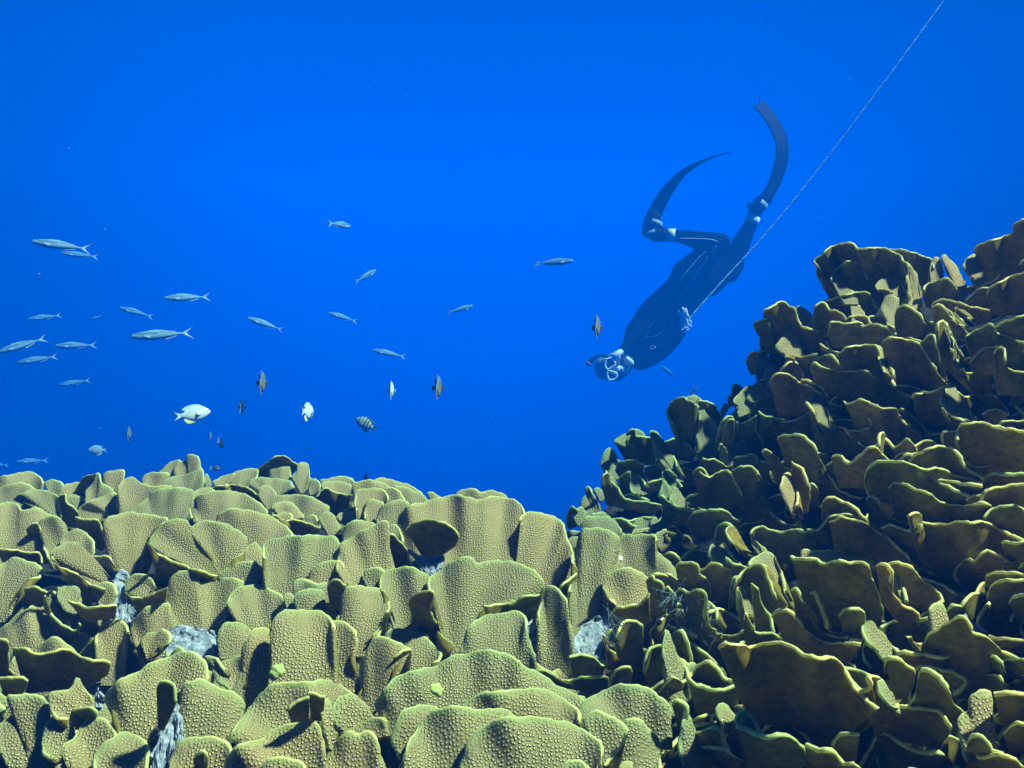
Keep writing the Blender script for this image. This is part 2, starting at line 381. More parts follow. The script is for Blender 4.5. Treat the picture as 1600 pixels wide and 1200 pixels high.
E f 560,505 600,488 650,495 690,485 722,505 737,560 | 650,600 | d=.012
E b 362,602 420,595 470,635 530,650 620,645 700,640 790,637 797,690 | 480,690 770,750 | y=.3
E b 783,375 790,430 820,470 860,490 892,487 | 800,590 885,580 | y=.4
E f 783,380 800,345 850,335 865,365 | 830,480 | d=.012
E f 600,895 630,820 700,750 780,710 880,680 960,680 1040,700 1120,750 1180,800 1200,870 1197,970 | 850,1010 1120,1010
E f -130,830 -60,765 0,742 100,722 220,712 310,698 420,712 500,745 560,800 610,850 607,920 | 100,970 520,970
D f 890,1150 850,1040 860,960 900,870 960,820 1040,805 1110,815 1160,850 | 960,1100 1080,1060
D f 880,1240 920,1120 980,1010 1020,930 1090,860 1180,820 1260,815 1340,830 1450,830 1560,835 1640,880 1710,960 | 1000,1330 1500,1300
E f -130,1230 -110,1110 -60,1010 0,950 60,920 150,890 260,878 380,885 500,900 600,935 680,980 740,1040 762,1110 762,1220 | 100,1330 620,1320
E f 640,905 680,850 720,840 790,870 860,895 905,930 917,985 900,1050 840,1112 790,1185 | 730,1020 770,1100
E b 787,1190 842,1117 902,1052 920,990 | 830,1260 880,1180 | y=.6
E f 880,910 940,893 1010,905 1060,950 1110,1010 1138,1070 1132,1140 1100,1230 | 910,1280 1050,1280
E f 490,1220 530,1165 590,1155 650,1170 695,1220 | 550,1280 640,1280
E f 868,1190 890,1165 940,1160 965,1200 | 910,1260
E b 815,720 822,660 850,600 880,580 910,570 950,590 948,625 | 850,740 930,700 | y=.3
A r 560,770 575,700 600,675 640,690 690,800 690,930 | 560,930 680,960 | d=.02
A r 820,1060 850,980 900,950 1000,970 1080,1000 1095,1080 | 830,1140 1080,1140 | d=.025
C r 940,1300 975,1050 1060,870 1090,780 1125,900 1130,1050 | 980,1320 1080,1320 | d=.02
B r 760,505 830,540 870,555 940,535 920,570 915,640 | 860,660 920,650 | d=.015
E r 560,440 640,320 720,270 790,250 820,300 790,430 | 600,560 760,560 | d=.03
B r 1350,880 1375,860 1400,880 1410,960 | 1370,1010 1410,1010 | d=.02
C r 560,760 590,700 640,760 | 580,820 640,820 | d=.02
'''
FAR = '''
H b 800,575 780,480 735,410 728,340 770,290 830,268 855,295 910,308 940,370 945,430 | 810,660 900,690
H f 850,295 870,265 920,252 965,295 | 900,330 | d=.02
H f 950,680 915,600 925,500 950,440 930,370 915,312 960,340 1010,400 1060,460 1070,530 | 980,700 1050,620 | y=.2
H b 930,300 1000,298 1050,330 1090,390 1115,430 | 1000,460 1100,490 | d=.03
H b 355,582 385,545 440,518 495,490 490,540 560,545 610,560 640,650 | 450,740 640,740
H f 355,580 385,545 440,518 470,530 440,570 | 430,610 | d=-.015
H f 490,545 500,495 520,488 560,520 577,548 | 530,570 | d=.015
H f 780,825 720,772 650,702 630,622 605,550 605,510 625,497 660,520 700,570 740,640 790,770 | 770,800 800,800 | y=.25
H f 300,800 260,720 270,680 315,615 340,640 370,690 412,718 | 340,820 400,780 | y=.2
H b 365,775 380,730 430,712 500,712 562,742 | 400,850 550,830
H f 590,968 530,955 475,910 465,860 470,810 450,775 490,790 540,840 577,895 | 560,960 590,930 | y=.2
H b 390,870 395,830 430,795 465,790 | 400,930 460,930
H b 270,890 275,815 310,800 330,850 370,900 400,950 430,980 500,990 600,1000 685,1022 | 300,1020 640,1090 | 
H f 440,985 400,950 370,900 330,845 325,820 360,835 400,880 435,940 | 440,970 | y=.2 d=.005
H f 170,1080 120,1020 135,970 165,935 148,905 170,885 195,925 240,985 | 190,1100 240,1070
H f 215,910 240,895 280,925 302,955 | 260,990
H b 20,1150 35,1060 60,1030 95,1065 | 40,1190 90,1170
H f 60,1100 100,1040 140,1040 162,1090 | 110,1160
K f 335,260 330,220 350,200 400,185 480,180 570,195 620,230 648,300 | 400,330 580,330
H f 200,1095 200,1080 260,1068 310,1075 332,1105 | 260,1130 | d=.02
H b 345,1110 420,1120 480,1160 505,1175 | 390,1190 480,1200
H f 478,1190 500,1120 560,1100 625,1095 | 520,1230 600,1220
K f 888,260 888,205 918,183 945,222 990,213 1022,260 | 920,310 990,300
H b 588,868 640,850 680,838 697,882 | 620,930 690,930
H f 668,940 690,865 700,850 740,890 772,930 | 720,970
H f 688,855 688,790 730,800 790,850 825,890 | 740,890 790,890
H b 684,1110 690,1010 660,950 700,970 750,1010 792,1095 | 700,1160 780,1160
H b 395,970 460,940 520,960 600,985 | 420,1060 600,1060 | d=.04
H b 560,760 640,740 720,800 760,850 | 600,860 740,880 | d=.05
H b 700,580 790,560 860,600 920,660 | 740,700 900,720 | d=.05
'''
RIGHT = '''
H f 900,1060 820,1047 760,1012 743,970 758,930 755,890 790,900 812,930 850,975 | 840,1030 890,1040
H b 743,990 780,1030 855,1057 960,1057 | 800,1120 930,1130
H b 820,1005 870,960 950,938 | 840,1040 940,1030 | d=.03
K b 1165,260 1175,220 1200,170 1270,145 1360,135 1440,140 1500,180 1555,225 | 1220,350 1500,370
H b 900,800 920,770 970,770 1000,820 1040,830 1090,790 1130,780 1160,808 | 960,1040 1130,1060
H b 960,710 965,695 1000,710 1050,700 1100,730 1168,778 | 1000,810 1140,850 | d=.02
H b 1180,745 1195,690 1260,680 1330,670 1347,725 | 1200,790 1340,790 | d=.02
H f 1130,710 1150,650 1190,590 1220,560 1250,580 1282,630 | 1180,720 1260,700 | d=.03
H b 1068,720 1058,610 1080,500 1110,430 1160,400 1205,445 | 1100,720 1200,600 | d=.02
H b 1110,600 1118,500 1150,425 1190,430 | 1130,650 1190,600 | d=.01
H b 1080,640 1100,590 1130,640 1160,700 | 1090,740 1160,740 | d=.01
H f 1200,330 1185,300 1220,245 1280,190 1340,200 1362,245 1350,295 1310,305 | 1240,370 1320,340 | y=.2
H f 1280,280 1290,215 1320,195 1355,215 1362,260 1340,298 | 1320,310 | d=-.02
H b 1172,260 1180,190 1210,185 1258,212 | 1180,300 1240,280 | d=.02
H b 1140,310 1150,270 1182,255 | 1150,340 1190,330 | d=.02
H f 1088,360 1120,310 1152,335 | 1110,400 | d=.02
H b 1163,450 1230,452 1290,430 1345,398 | 1190,580 1320,560
H f 1163,448 1168,390 1190,365 1215,400 1228,445 | 1195,470 | d=.01
H b 1325,420 1340,500 1370,555 1400,610 | 1370,440 1430,540 | d=.02
G b 140,435 180,415 230,415 255,430 270,460 290,540 320,620 370,680 420,705 468,712 | 160,660 340,760
G b -20,440 30,468 75,440 115,435 150,480 190,560 | 0,620 130,650 | d=.005
G f 330,640 300,600 285,520 262,450 265,430 290,480 310,560 | 325,640 | y=.4 d=-.005
G f 492,722 440,650 400,590 385,530 395,470 425,440 450,480 460,560 465,640 | 485,700 | y=.4
G b 292,345 310,330 340,345 372,375 402,415 442,435 400,470 | 350,470 395,560
G b 440,390 490,430 520,510 532,580 510,635 | 440,620 500,650 | d=.03
G b 365,280 370,268 400,258 460,255 500,265 540,300 570,350 590,400 630,470 670,530 730,560 805,577 | 430,470 700,640
G b 328,190 345,180 380,190 440,185 500,160 545,118 | 370,270 530,260
G f 272,140 285,125 310,118 350,125 345,165 | 320,185 | d=.012
G b 272,140 300,160 350,172 430,182 | 300,240 420,250 | y=0
G f 600,222 560,182 545,132 512,92 540,58 580,62 605,120 637,207 | 610,220 640,215 | y=.35
G b 510,92 543,132 558,182 592,217 640,215 690,220 720,250 760,290 808,317 | 560,330 780,370
G b 720,232 780,234 825,220 842,190 820,165 | 740,300 840,270 | d=-.005
G b 698,90 720,100 770,83 800,80 840,105 900,120 960,125 980,160 1020,210 1060,260 1100,300 1147,322 | 800,300 1090,370
G f 1100,300 1060,262 1020,212 980,162 965,128 985,140 1025,190 1070,240 1110,290 | 1090,290 | y=.4 d=.004
G b 985,122 1030,150 1070,190 1110,230 1140,290 1157,312 | 1020,290 1140,340 | d=.015
G f 1335,187 1250,165 1200,130 1185,90 1200,35 1235,-5 1270,40 1300,90 1332,155 | 1310,175 1335,175 | y=.35
G b 1195,120 1210,140 1250,167 1310,185 1372,197 | 1250,260 1360,260 | y=0
G b 1050,60 1080,45 1140,40 1200,15 | 1060,190 1230,220 | d=.01
G b 1193,300 1195,250 1240,235 1278,235 | 1210,340 1270,330
G b 1265,280 1270,240 1280,210 1340,195 1390,195 1440,215 1500,230 1560,230 1640,255 | 1310,440 1620,460
G b 1465,212 1500,190 1560,185 1640,186 | 1500,260 1620,260 | d=.015
G b 1393,152 1430,132 1490,135 1517,157 | 1440,225 1500,215 | d=.01 y=.1
G b 965,388 1000,360 1060,350 1110,340 | 980,420 1090,400 | d=.01
G b 1020,397 1060,360 1110,330 1160,315 1220,315 1260,340 1290,390 1330,440 1402,477 | 1080,460 1330,530
G b 1310,390 1340,410 1390,418 1422,412 | 1330,470 1420,460 | d=.01
G b 637,365 660,358 690,370 720,400 760,380 800,340 830,318 870,325 900,360 932,392 | 670,520 850,520
G b 830,560 808,510 808,455 822,420 860,395 940,390 1000,395 1060,410 1120,440 1170,490 1230,520 1300,550 1322,562 | 860,590 1200,640
G b 1110,432 1160,420 1220,440 1270,465 1340,480 1392,492 | 1160,530 1360,560 | d=.005
G b 1170,478 1240,490 1300,500 1392,512 | 1200,560 1370,570
G b 925,525 945,495 990,500 1040,525 1110,545 1170,580 1230,605 1320,605 1432,600 1412,655 | 960,680 1380,730
G b 1310,575 1350,560 1402,560 | 1320,620 1400,610
G b 1380,600 1385,580 1400,550 1450,520 1520,510 1640,498 | 1400,650 1620,640
G b 1398,515 1420,455 1500,452 1640,455 | 1420,530 1620,530 | d=.01
G b 1402,665 1440,630 1500,610 1560,610 1640,650 | 1430,760 1620,800
G b 583,615 600,580 640,568 700,590 750,620 800,670 855,722 | 600,720 790,780
G b 808,572 840,560 870,590 900,640 930,670 980,690 1052,712 | 830,720 1000,770
G b 883,722 930,710 1000,730 1050,745 1075,735 1083,700 | 920,860 1080,920
G b 1028,660 1040,648 1080,650 1095,690 1150,705 1220,700 1270,690 1330,695 1390,690 1450,710 1520,750 1640,795 | 1120,1010 1480,1040 | rip=1.8
G b 628,690 680,670 740,680 790,690 850,730 900,760 960,810 1010,860 1070,920 1110,960 1117,985 | 660,900 1060,1040
G b 628,668 680,653 740,660 810,700 865,735 | 660,740 840,770 | d=.012
G b 515,732 560,737 600,702 632,663 | 530,800 620,800 | d=.01
G b 238,750 250,730 290,710 320,730 380,740 450,730 520,740 583,773 | 270,900 550,900
G b -20,640 40,632 100,632 150,670 182,692 | -10,770 150,790
G b 58,770 65,720 100,698 140,712 | 80,840 140,820 | d=.01
G f 242,862 180,832 130,792 108,745 125,715 150,730 170,780 | 200,840 240,850 | y=.3
G f 402,1125 345,1042 315,982 298,915 232,908 258,862 310,838 345,853 370,920 390,1000 428,1095 | 400,1100 425,1110 | y=.35
G f 238,770 280,800 320,830 310,845 270,850 235,800 | 300,860 | y=.3
G b 148,1022 180,960 220,920 290,907 312,965 345,1042 402,1125 | 200,1110 370,1170
G f 95,1000 50,930 25,840 45,795 85,790 120,840 160,890 | 130,960 170,930 | y=-.3 d=.012
G b 105,872 140,895 210,917 | 120,1000 200,980 | d=.006
G f 232,1205 190,1150 175,1090 150,1022 180,1015 205,1070 242,1155 | 232,1200 250,1190 | y=.35
F b 92,45 105,55 122,80 147,160 187,240 202,302 188,322 | 110,330 180,350
F b 308,80 322,72 342,88 372,140 412,180 442,240 452,300 530,330 622,350 | 350,300 580,400
F b 413,95 425,88 442,110 482,200 502,290 562,315 652,315 | 440,320 620,370 | y=-.2
F b 200,222 230,200 272,187 302,202 352,262 402,312 472,362 572,376 692,380 | 300,430 640,480
F f 110,245 50,217 18,172 8,90 30,58 65,110 92,190 | 110,240 | y=.35
F b 8,80 20,180 50,220 120,320 202,322 262,360 320,402 | 60,400 260,430 | y=-.2
G f 858,910 830,880 730,850 650,830 580,838 500,825 480,850 | 560,905 800,915 | y=.1
G b 435,862 442,868 490,875 560,882 600,900 650,890 730,895 800,900 830,930 847,990 872,1050 892,1110 892,1190 | 520,1190 820,1240
G b 858,908 880,900 912,905 932,950 922,1000 952,1060 1002,1110 1062,1140 1082,1210 | 890,1100 1010,1240
G b 918,908 960,897 1010,905 1050,930 1080,970 1130,1010 1177,1050 1193,1085 1162,1095 | 960,1080 1120,1150
G f 992,1095 970,1050 957,990 965,955 985,1000 1002,1085 | 998,1100 | y=.35 d=-.005
G f 1135,1130 1140,1110 1162,1090 1200,1110 1225,1190 | 1160,1230 1220,1220 | y=.3
G b 1488,802 1500,790 1530,802 1560,800 1640,780 | 1520,900 1620,890
G b 1402,1005 1420,960 1480,945 1640,962 | 1440,1050 1620,1060
G b 1418,1075 1430,1020 1500,985 1640,992 | 1460,1130 1620,1130
G b 1528,1095 1560,1065 1640,1053 | 1560,1180 1630,1180
F b 572,225 600,190 650,183 712,206 702,290 | 600,340 700,350
F f 832,472 770,402 720,332 700,262 718,206 750,235 800,300 850,360 893,428 | 860,460 895,440 | y=.35
F b 952,345 965,335 985,372 1040,375 1062,335 1110,310 1160,270 1220,242 1270,238 1300,280 1320,320 1400,345 1430,370 1480,420 1540,450 1660,475 | 1060,480 1580,720
F b 1400,342 1450,350 1520,358 1660,362 | 1450,430 1620,440 | d=.015
F b 888,447 920,427 1000,435 1060,445 1120,458 1192,450 | 940,530 1170,540
F b 830,500 828,472 850,458 900,465 950,495 992,527 987,590 962,680 942,722 | 840,660 930,740
F b 1000,522 1040,505 1100,512 1170,530 1230,555 1277,582 1252,625 1200,640 | 1100,640 1200,660 | d=.01
F b 965,725 1000,665 1005,580 1020,540 1060,526 1110,550 1150,590 1180,640 1200,700 1285,772 | 1000,860 1240,880
F b 678,642 740,635 750,602 733,558 765,552 800,567 830,640 860,710 912,735 972,735 1052,745 1112,760 1162,800 1193,862 | 780,900 1130,960
F f 908,728 870,727 825,702 795,642 798,572 830,595 870,648 | 905,727 | y=.35 d=-.005
F b -98,400 -60,383 0,378 40,380 70,400 130,390 190,372 240,378 300,395 360,430 420,455 480,462 540,448 575,480 610,540 640,590 680,650 730,700 785,742 | 80,820 660,860 | rip=1.2
F f 118,885 60,852 10,835 0,800 10,765 50,745 80,790 112,868 | 80,880 115,870 | y=.3
F b 0,835 60,854 120,890 170,898 240,885 290,890 330,920 380,955 392,1010 | 60,1100 350,1130
F b 383,942 430,960 500,970 550,985 580,1030 625,1065 | 400,1150 570,1150
F b 543,950 550,920 580,890 630,876 685,890 | 570,1030 670,1030 | d=.01
F f 1275,1020 1235,900 1240,800 1285,740 1290,680 1330,650 1400,638 1430,660 1425,740 1440,840 1470,930 | 1330,1030 1440,1000 | y=.25
F b 1433,658 1500,660 1560,650 1660,668 | 1470,830 1620,860
F b 1268,1010 1280,940 1310,905 1360,893 1400,930 1430,980 1482,1002 | 1300,1120 1450,1120
F b 1333,1008 1370,1020 1450,1000 1520,1010 1600,1070 | 1370,1150 1570,1150
F b 1488,880 1520,835 1570,825 1660,842 | 1520,990 1640,990
I b 530,590 480,515 445,455 450,405 435,378 480,340 530,300 600,283 640,282 665,312 720,312 790,308 840,320 900,350 920,380 945,400 947,480 947,570 | 560,640 900,640
I f 545,535 528,480 545,440 590,480 640,540 665,565 | 600,590 650,590 | d=-.03 y=.3
I b 543,440 590,395 640,383 690,410 725,480 | 600,590 720,590 | d=-.02
I b 843,316 900,318 960,330 1020,350 1075,375 1087,420 | 940,560 1070,530 | d=.02
I f 950,590 945,480 947,400 925,375 960,400 1000,460 1015,540 | 960,610 1010,590 | y=.2
I f 1062,460 1075,390 1100,358 1130,375 1142,430 1152,490 | 1090,520 1140,510 | d=.01 y=-.2
I f 1232,595 1195,512 1160,442 1133,362 1155,346 1190,380 1225,420 1258,505 | 1240,590 1270,570 | y=.3
I b 1035,540 1042,518 1080,500 1160,478 1200,510 1225,560 1222,605 | 1050,640 1190,660
I f 850,548 800,542 773,515 795,483 850,473 900,490 925,525 | 870,560 910,550 | d=-.01
I f 880,765 820,702 803,642 818,582 850,558 890,580 930,600 922,650 | 880,750 915,700 | y=.2
I b 873,685 890,640 930,628 980,650 1030,700 1042,735 | 890,800 1030,800
I f 1040,735 1000,680 950,632 925,605 960,610 1010,650 1045,700 | 1030,720 | y=.3 d=.005
I b 1313,320 1340,290 1420,265 1520,230 1530,190 1560,160 1640,130 | 1380,540 1620,480
I f 1335,505 1275,462 1253,412 1272,370 1318,342 1345,380 1370,425 | 1330,500 1365,470 | y=.2 d=-.01
I b 1563,405 1580,380 1640,374 | 1580,440 1630,440 | d=-.01
I b 1390,560 1395,538 1450,500 1500,475 1560,450 1660,435 | 1400,680 1640,680
I b 1270,600 1320,550 1360,530 1425,525 | 1290,660 1410,650 | d=.01
I b 1228,532 1310,520 1400,500 1455,458 | 1250,570 1430,540 | d=.02
I b 1080,630 1092,608 1140,595 1200,605 1260,625 1330,640 1425,655 | 1120,690 1400,730
I b 1083,635 1120,620 1160,660 1200,700 1240,740 1283,795 | 1090,730 1250,830
I f 1285,790 1240,742 1200,702 1160,662 1110,622 1130,615 1180,655 1225,695 1270,745 | 1280,770 | y=.4 d=.004
I f 1335,735 1280,705 1230,672 1208,650 1232,643 1280,685 | 1320,735 | y=.35
I b 1268,795 1330,760 1390,730 1420,745 1450,780 1500,800 1595,837 | 1290,910 1560,940
I b 1433,748 1500,710 1640,670 | 1470,850 1620,850
I b 1112,768 1115,730 1135,706 1152,735 1162,790 1182,860 1222,930 1242,980 1300,1000 1422,1002 | 1130,960 1390,1190
I f 1245,985 1220,930 1180,862 1160,795 1135,725 1150,705 1172,760 1200,840 1240,920 | 1240,970 | y=.4 d=-.004
I b 1293,945 1330,890 1380,860 1432,853 | 1310,1010 1430,1010
I b 1423,892 1450,856 1475,880 1480,940 1510,980 1640,1000 | 1440,1120 1620,1130
I b 803,835 830,808 900,805 960,820 1010,835 1040,890 1080,950 1120,1010 1162,1062 | 840,1070 1110,1090
I b 1013,832 1060,795 1085,788 1102,830 1122,900 1142,980 1167,1042 | 1040,920 1150,1070 | d=.01
I b 558,905 590,870 650,850 720,845 775,848 790,900 820,980 872,1067 | 590,1010 830,1090
I f 872,1067 820,982 790,902 768,852 800,850 830,920 868,1010 | 865,1050 | y=.35 d=-.003
I b 412,985 415,960 430,945 480,965 540,985 620,990 700,985 760,1020 830,1060 900,1100 975,1137 | 460,1110 930,1210
I b 878,1067 940,1070 1015,1087 | 890,1140 1000,1140
I b 980,1135 985,1118 1050,1105 1135,1088 | 1000,1210 1130,1220
I b 508,790 515,740 530,715 600,725 690,720 705,750 | 530,860 700,870
I b 688,742 750,730 810,740 850,770 885,802 | 710,860 870,870
I b 608,712 620,695 650,685 720,690 742,735 | 620,760 730,770 | d=.01
I b 725,690 800,685 830,705 | 740,740 830,750 | d=.01
I f 640,695 633,615 655,612 680,622 708,665 | 650,710 700,700 | d=.01 y=.2
I b 488,602 560,580 640,560 720,553 750,590 775,645 | 540,700 760,700 | d=.02
I b 425,670 430,640 450,618 490,613 512,650 560,660 590,680 607,715 | 440,790 600,780 | d=.01
I b 150,670 158,655 200,630 260,603 290,630 325,650 335,700 360,740 420,760 480,768 503,805 | 180,830 480,890
I f 318,650 350,628 400,655 432,705 465,757 | 370,740 440,770 | d=.01
I b 140,865 125,790 102,728 140,705 195,695 | 150,900 240,890 | d=.01
I f 322,920 270,907 218,862 243,815 283,785 268,745 305,740 332,790 355,850 | 320,920 355,890 | y=.2
I b 52,940 60,915 90,883 152,880 | 80,1010 150,1000 | d=.01
I f 132,1030 98,972 106,920 138,882 168,890 190,945 | 140,1040 185,1010
I b 458,842 510,865 560,885 642,868 | 480,940 630,940
I b 268,935 300,905 370,910 452,893 | 290,980 440,970
I b 243,985 290,943 330,938 352,970 372,1022 | 260,1050 370,1070
I f 148,1020 170,975 210,953 245,978 | 190,1050 240,1030
I b 438,925 490,900 530,905 570,950 605,980 | 450,1000 590,1020
I b 180,1050 190,1030 220,1008 270,998 310,1020 360,1055 420,1080 460,1110 500,1150 555,1185 | 230,1230 500,1260
I b 358,1035 420,1050 470,1080 515,1135 | 400,1110 500,1170 | d=.01
I b 90,1070 130,1038 188,1032 | 100,1200 200,1200 | d=.01
E b 1198,400 1205,365 1222,345 1260,350 1290,400 1310,500 1322,570 | 1220,520 1310,600
E b 858,400 868,350 885,310 920,285 970,285 1015,312 | 890,600 1030,620 | y=.1
E b 1028,610 1045,520 1060,460 1120,438 1155,452 | 1050,700 1140,720
E f 1192,805 1155,702 1143,560 1150,450 1160,333 1185,360 1205,420 1240,490 1278,565 1293,640 | 1220,800 1270,740 | y=.3
E f 1442,717 1360,692 1300,647 1288,600 1310,560 1340,535 1370,580 1412,645 | 1430,710 1450,680 | y=.2
E b 1293,640 1360,692 1440,718 1520,713 1640,685 | 1350,860 1600,860
E f 1302,1250 1255,1120 1248,1020 1270,920 1290,850 1320,890 1350,980 1390,1090 1445,1225 | 1330,1270 1440,1260 | y=.25
E b 1203,800 1220,780 1245,778 1282,800 1282,860 1266,960 | 1230,930 1265,980
E f 1560,945 1520,930 1485,895 1487,815 1517,783 1560,820 1605,890 | 1560,960 1610,940
K b 848,690 868,660 892,643 905,680 962,710 982,760 988,835 | 890,940 1000,980
K b 888,650 920,635 960,635 1020,660 1070,700 1110,750 1152,772 | 960,760 1120,810 | d=.006
K b 975,640 1050,650 1110,690 1152,728 | 1040,700 1140,750 | d=.012
K b 983,775 1010,738 1050,768 1080,820 1085,900 1072,975 | 1010,940 1070,1000
K b 1088,770 1095,755 1140,760 1170,785 1230,770 1290,773 1312,830 1287,920 1312,1000 1372,1070 1452,1110 1560,1110 1640,1070 | 1180,1040 1540,1230
K f 1375,1065 1312,1002 1287,930 1310,860 1298,800 1340,850 1380,920 1400,1005 | 1400,1060 1430,1050 | y=.3 d=-.004
K b 1068,990 1120,1040 1180,1090 1245,1132 | 1090,1130 1200,1180
K b 1078,600 1090,570 1130,553 1180,546 1240,565 1262,630 1312,670 1342,720 1355,800 | 1100,690 1310,800
K b 983,500 1000,478 1022,470 1070,475 1100,520 1133,552 | 1000,590 1120,620
K f 992,487 940,432 913,370 923,320 968,295 1010,290 1015,350 | 990,480 1015,440 | y=-.2
K b 1005,300 1008,340 1032,400 1080,455 1175,522 | 1140,330 1240,430 | d=.01
K b 1390,350 1395,300 1405,265 1430,240 1490,243 1535,295 | 1400,420 1520,430 | d=.008
F r 1190,300 1230,230 1260,215 1320,260 1390,320 | 1200,350 1380,360 | d=.02
'''
# ------------------------------------------------------------------ depth of the reef under each sight line (metres along the view axis)
DP = np.array([(-300,1300,.72),(0,1200,.66),(400,1200,.62),(800,1200,.60),(1000,1200,.60),(0,950,.92),(200,950,.88),(400,950,.85),(600,950,.83),(800,960,.80),
    (-300,800,1.4),(0,850,1.12),(200,850,1.1),(400,850,1.06),(600,850,1.02),(720,880,.97),(860,860,.98),(-200,745,1.6),(0,765,1.5),(150,765,1.5),(300,745,1.58),(450,740,1.62),(600,770,1.5),(700,790,1.2),
    (780,810,1.04),(860,820,1.05),(640,780,1.35),(930,900,.95),(930,1000,.82),(920,800,1.42),(1000,820,1.18),(960,740,1.42),(1060,650,1.42),(1150,610,1.34),(1190,500,1.32),(1250,540,1.25),(1300,400,1.34),(1400,430,1.28),
    (1500,420,1.22),(1600,360,1.18),(1800,300,1.1),(1600,600,.95),(1450,600,1.03),(1300,600,1.12),(1200,700,1.12),(1100,700,1.25),(1080,780,1.15),(1600,850,.78),(1450,850,.82),(1300,850,.88),(1180,850,.94),(1080,880,.95),
    (1600,1200,.54),(1400,1200,.56),(1250,1200,.58),(1100,1200,.60),(1050,1030,.76),(1150,1020,.75),(1350,1020,.70),(1600,1020,.64),(1900,900,.62),(1900,1300,.48),(800,1400,.5),(300,1400,.52),(1300,1400,.48),(-300,1000,.9),(1900,600,.85)])
def Dp(px, py):
    px = np.asarray(px, float); py = np.asarray(py, float)
    d2 = ((px[..., None] - DP[:, 0]) ** 2 + ((py[..., None] - DP[:, 1]) * 1.35) ** 2)
    w = np.exp(-d2 / (2 * 80. ** 2)) + 1e-9 * np.exp(-d2 / (2 * 300. ** 2)) + 1e-30
    return np.exp((w * np.log(DP[:, 2])).sum(-1) / w.sum(-1))

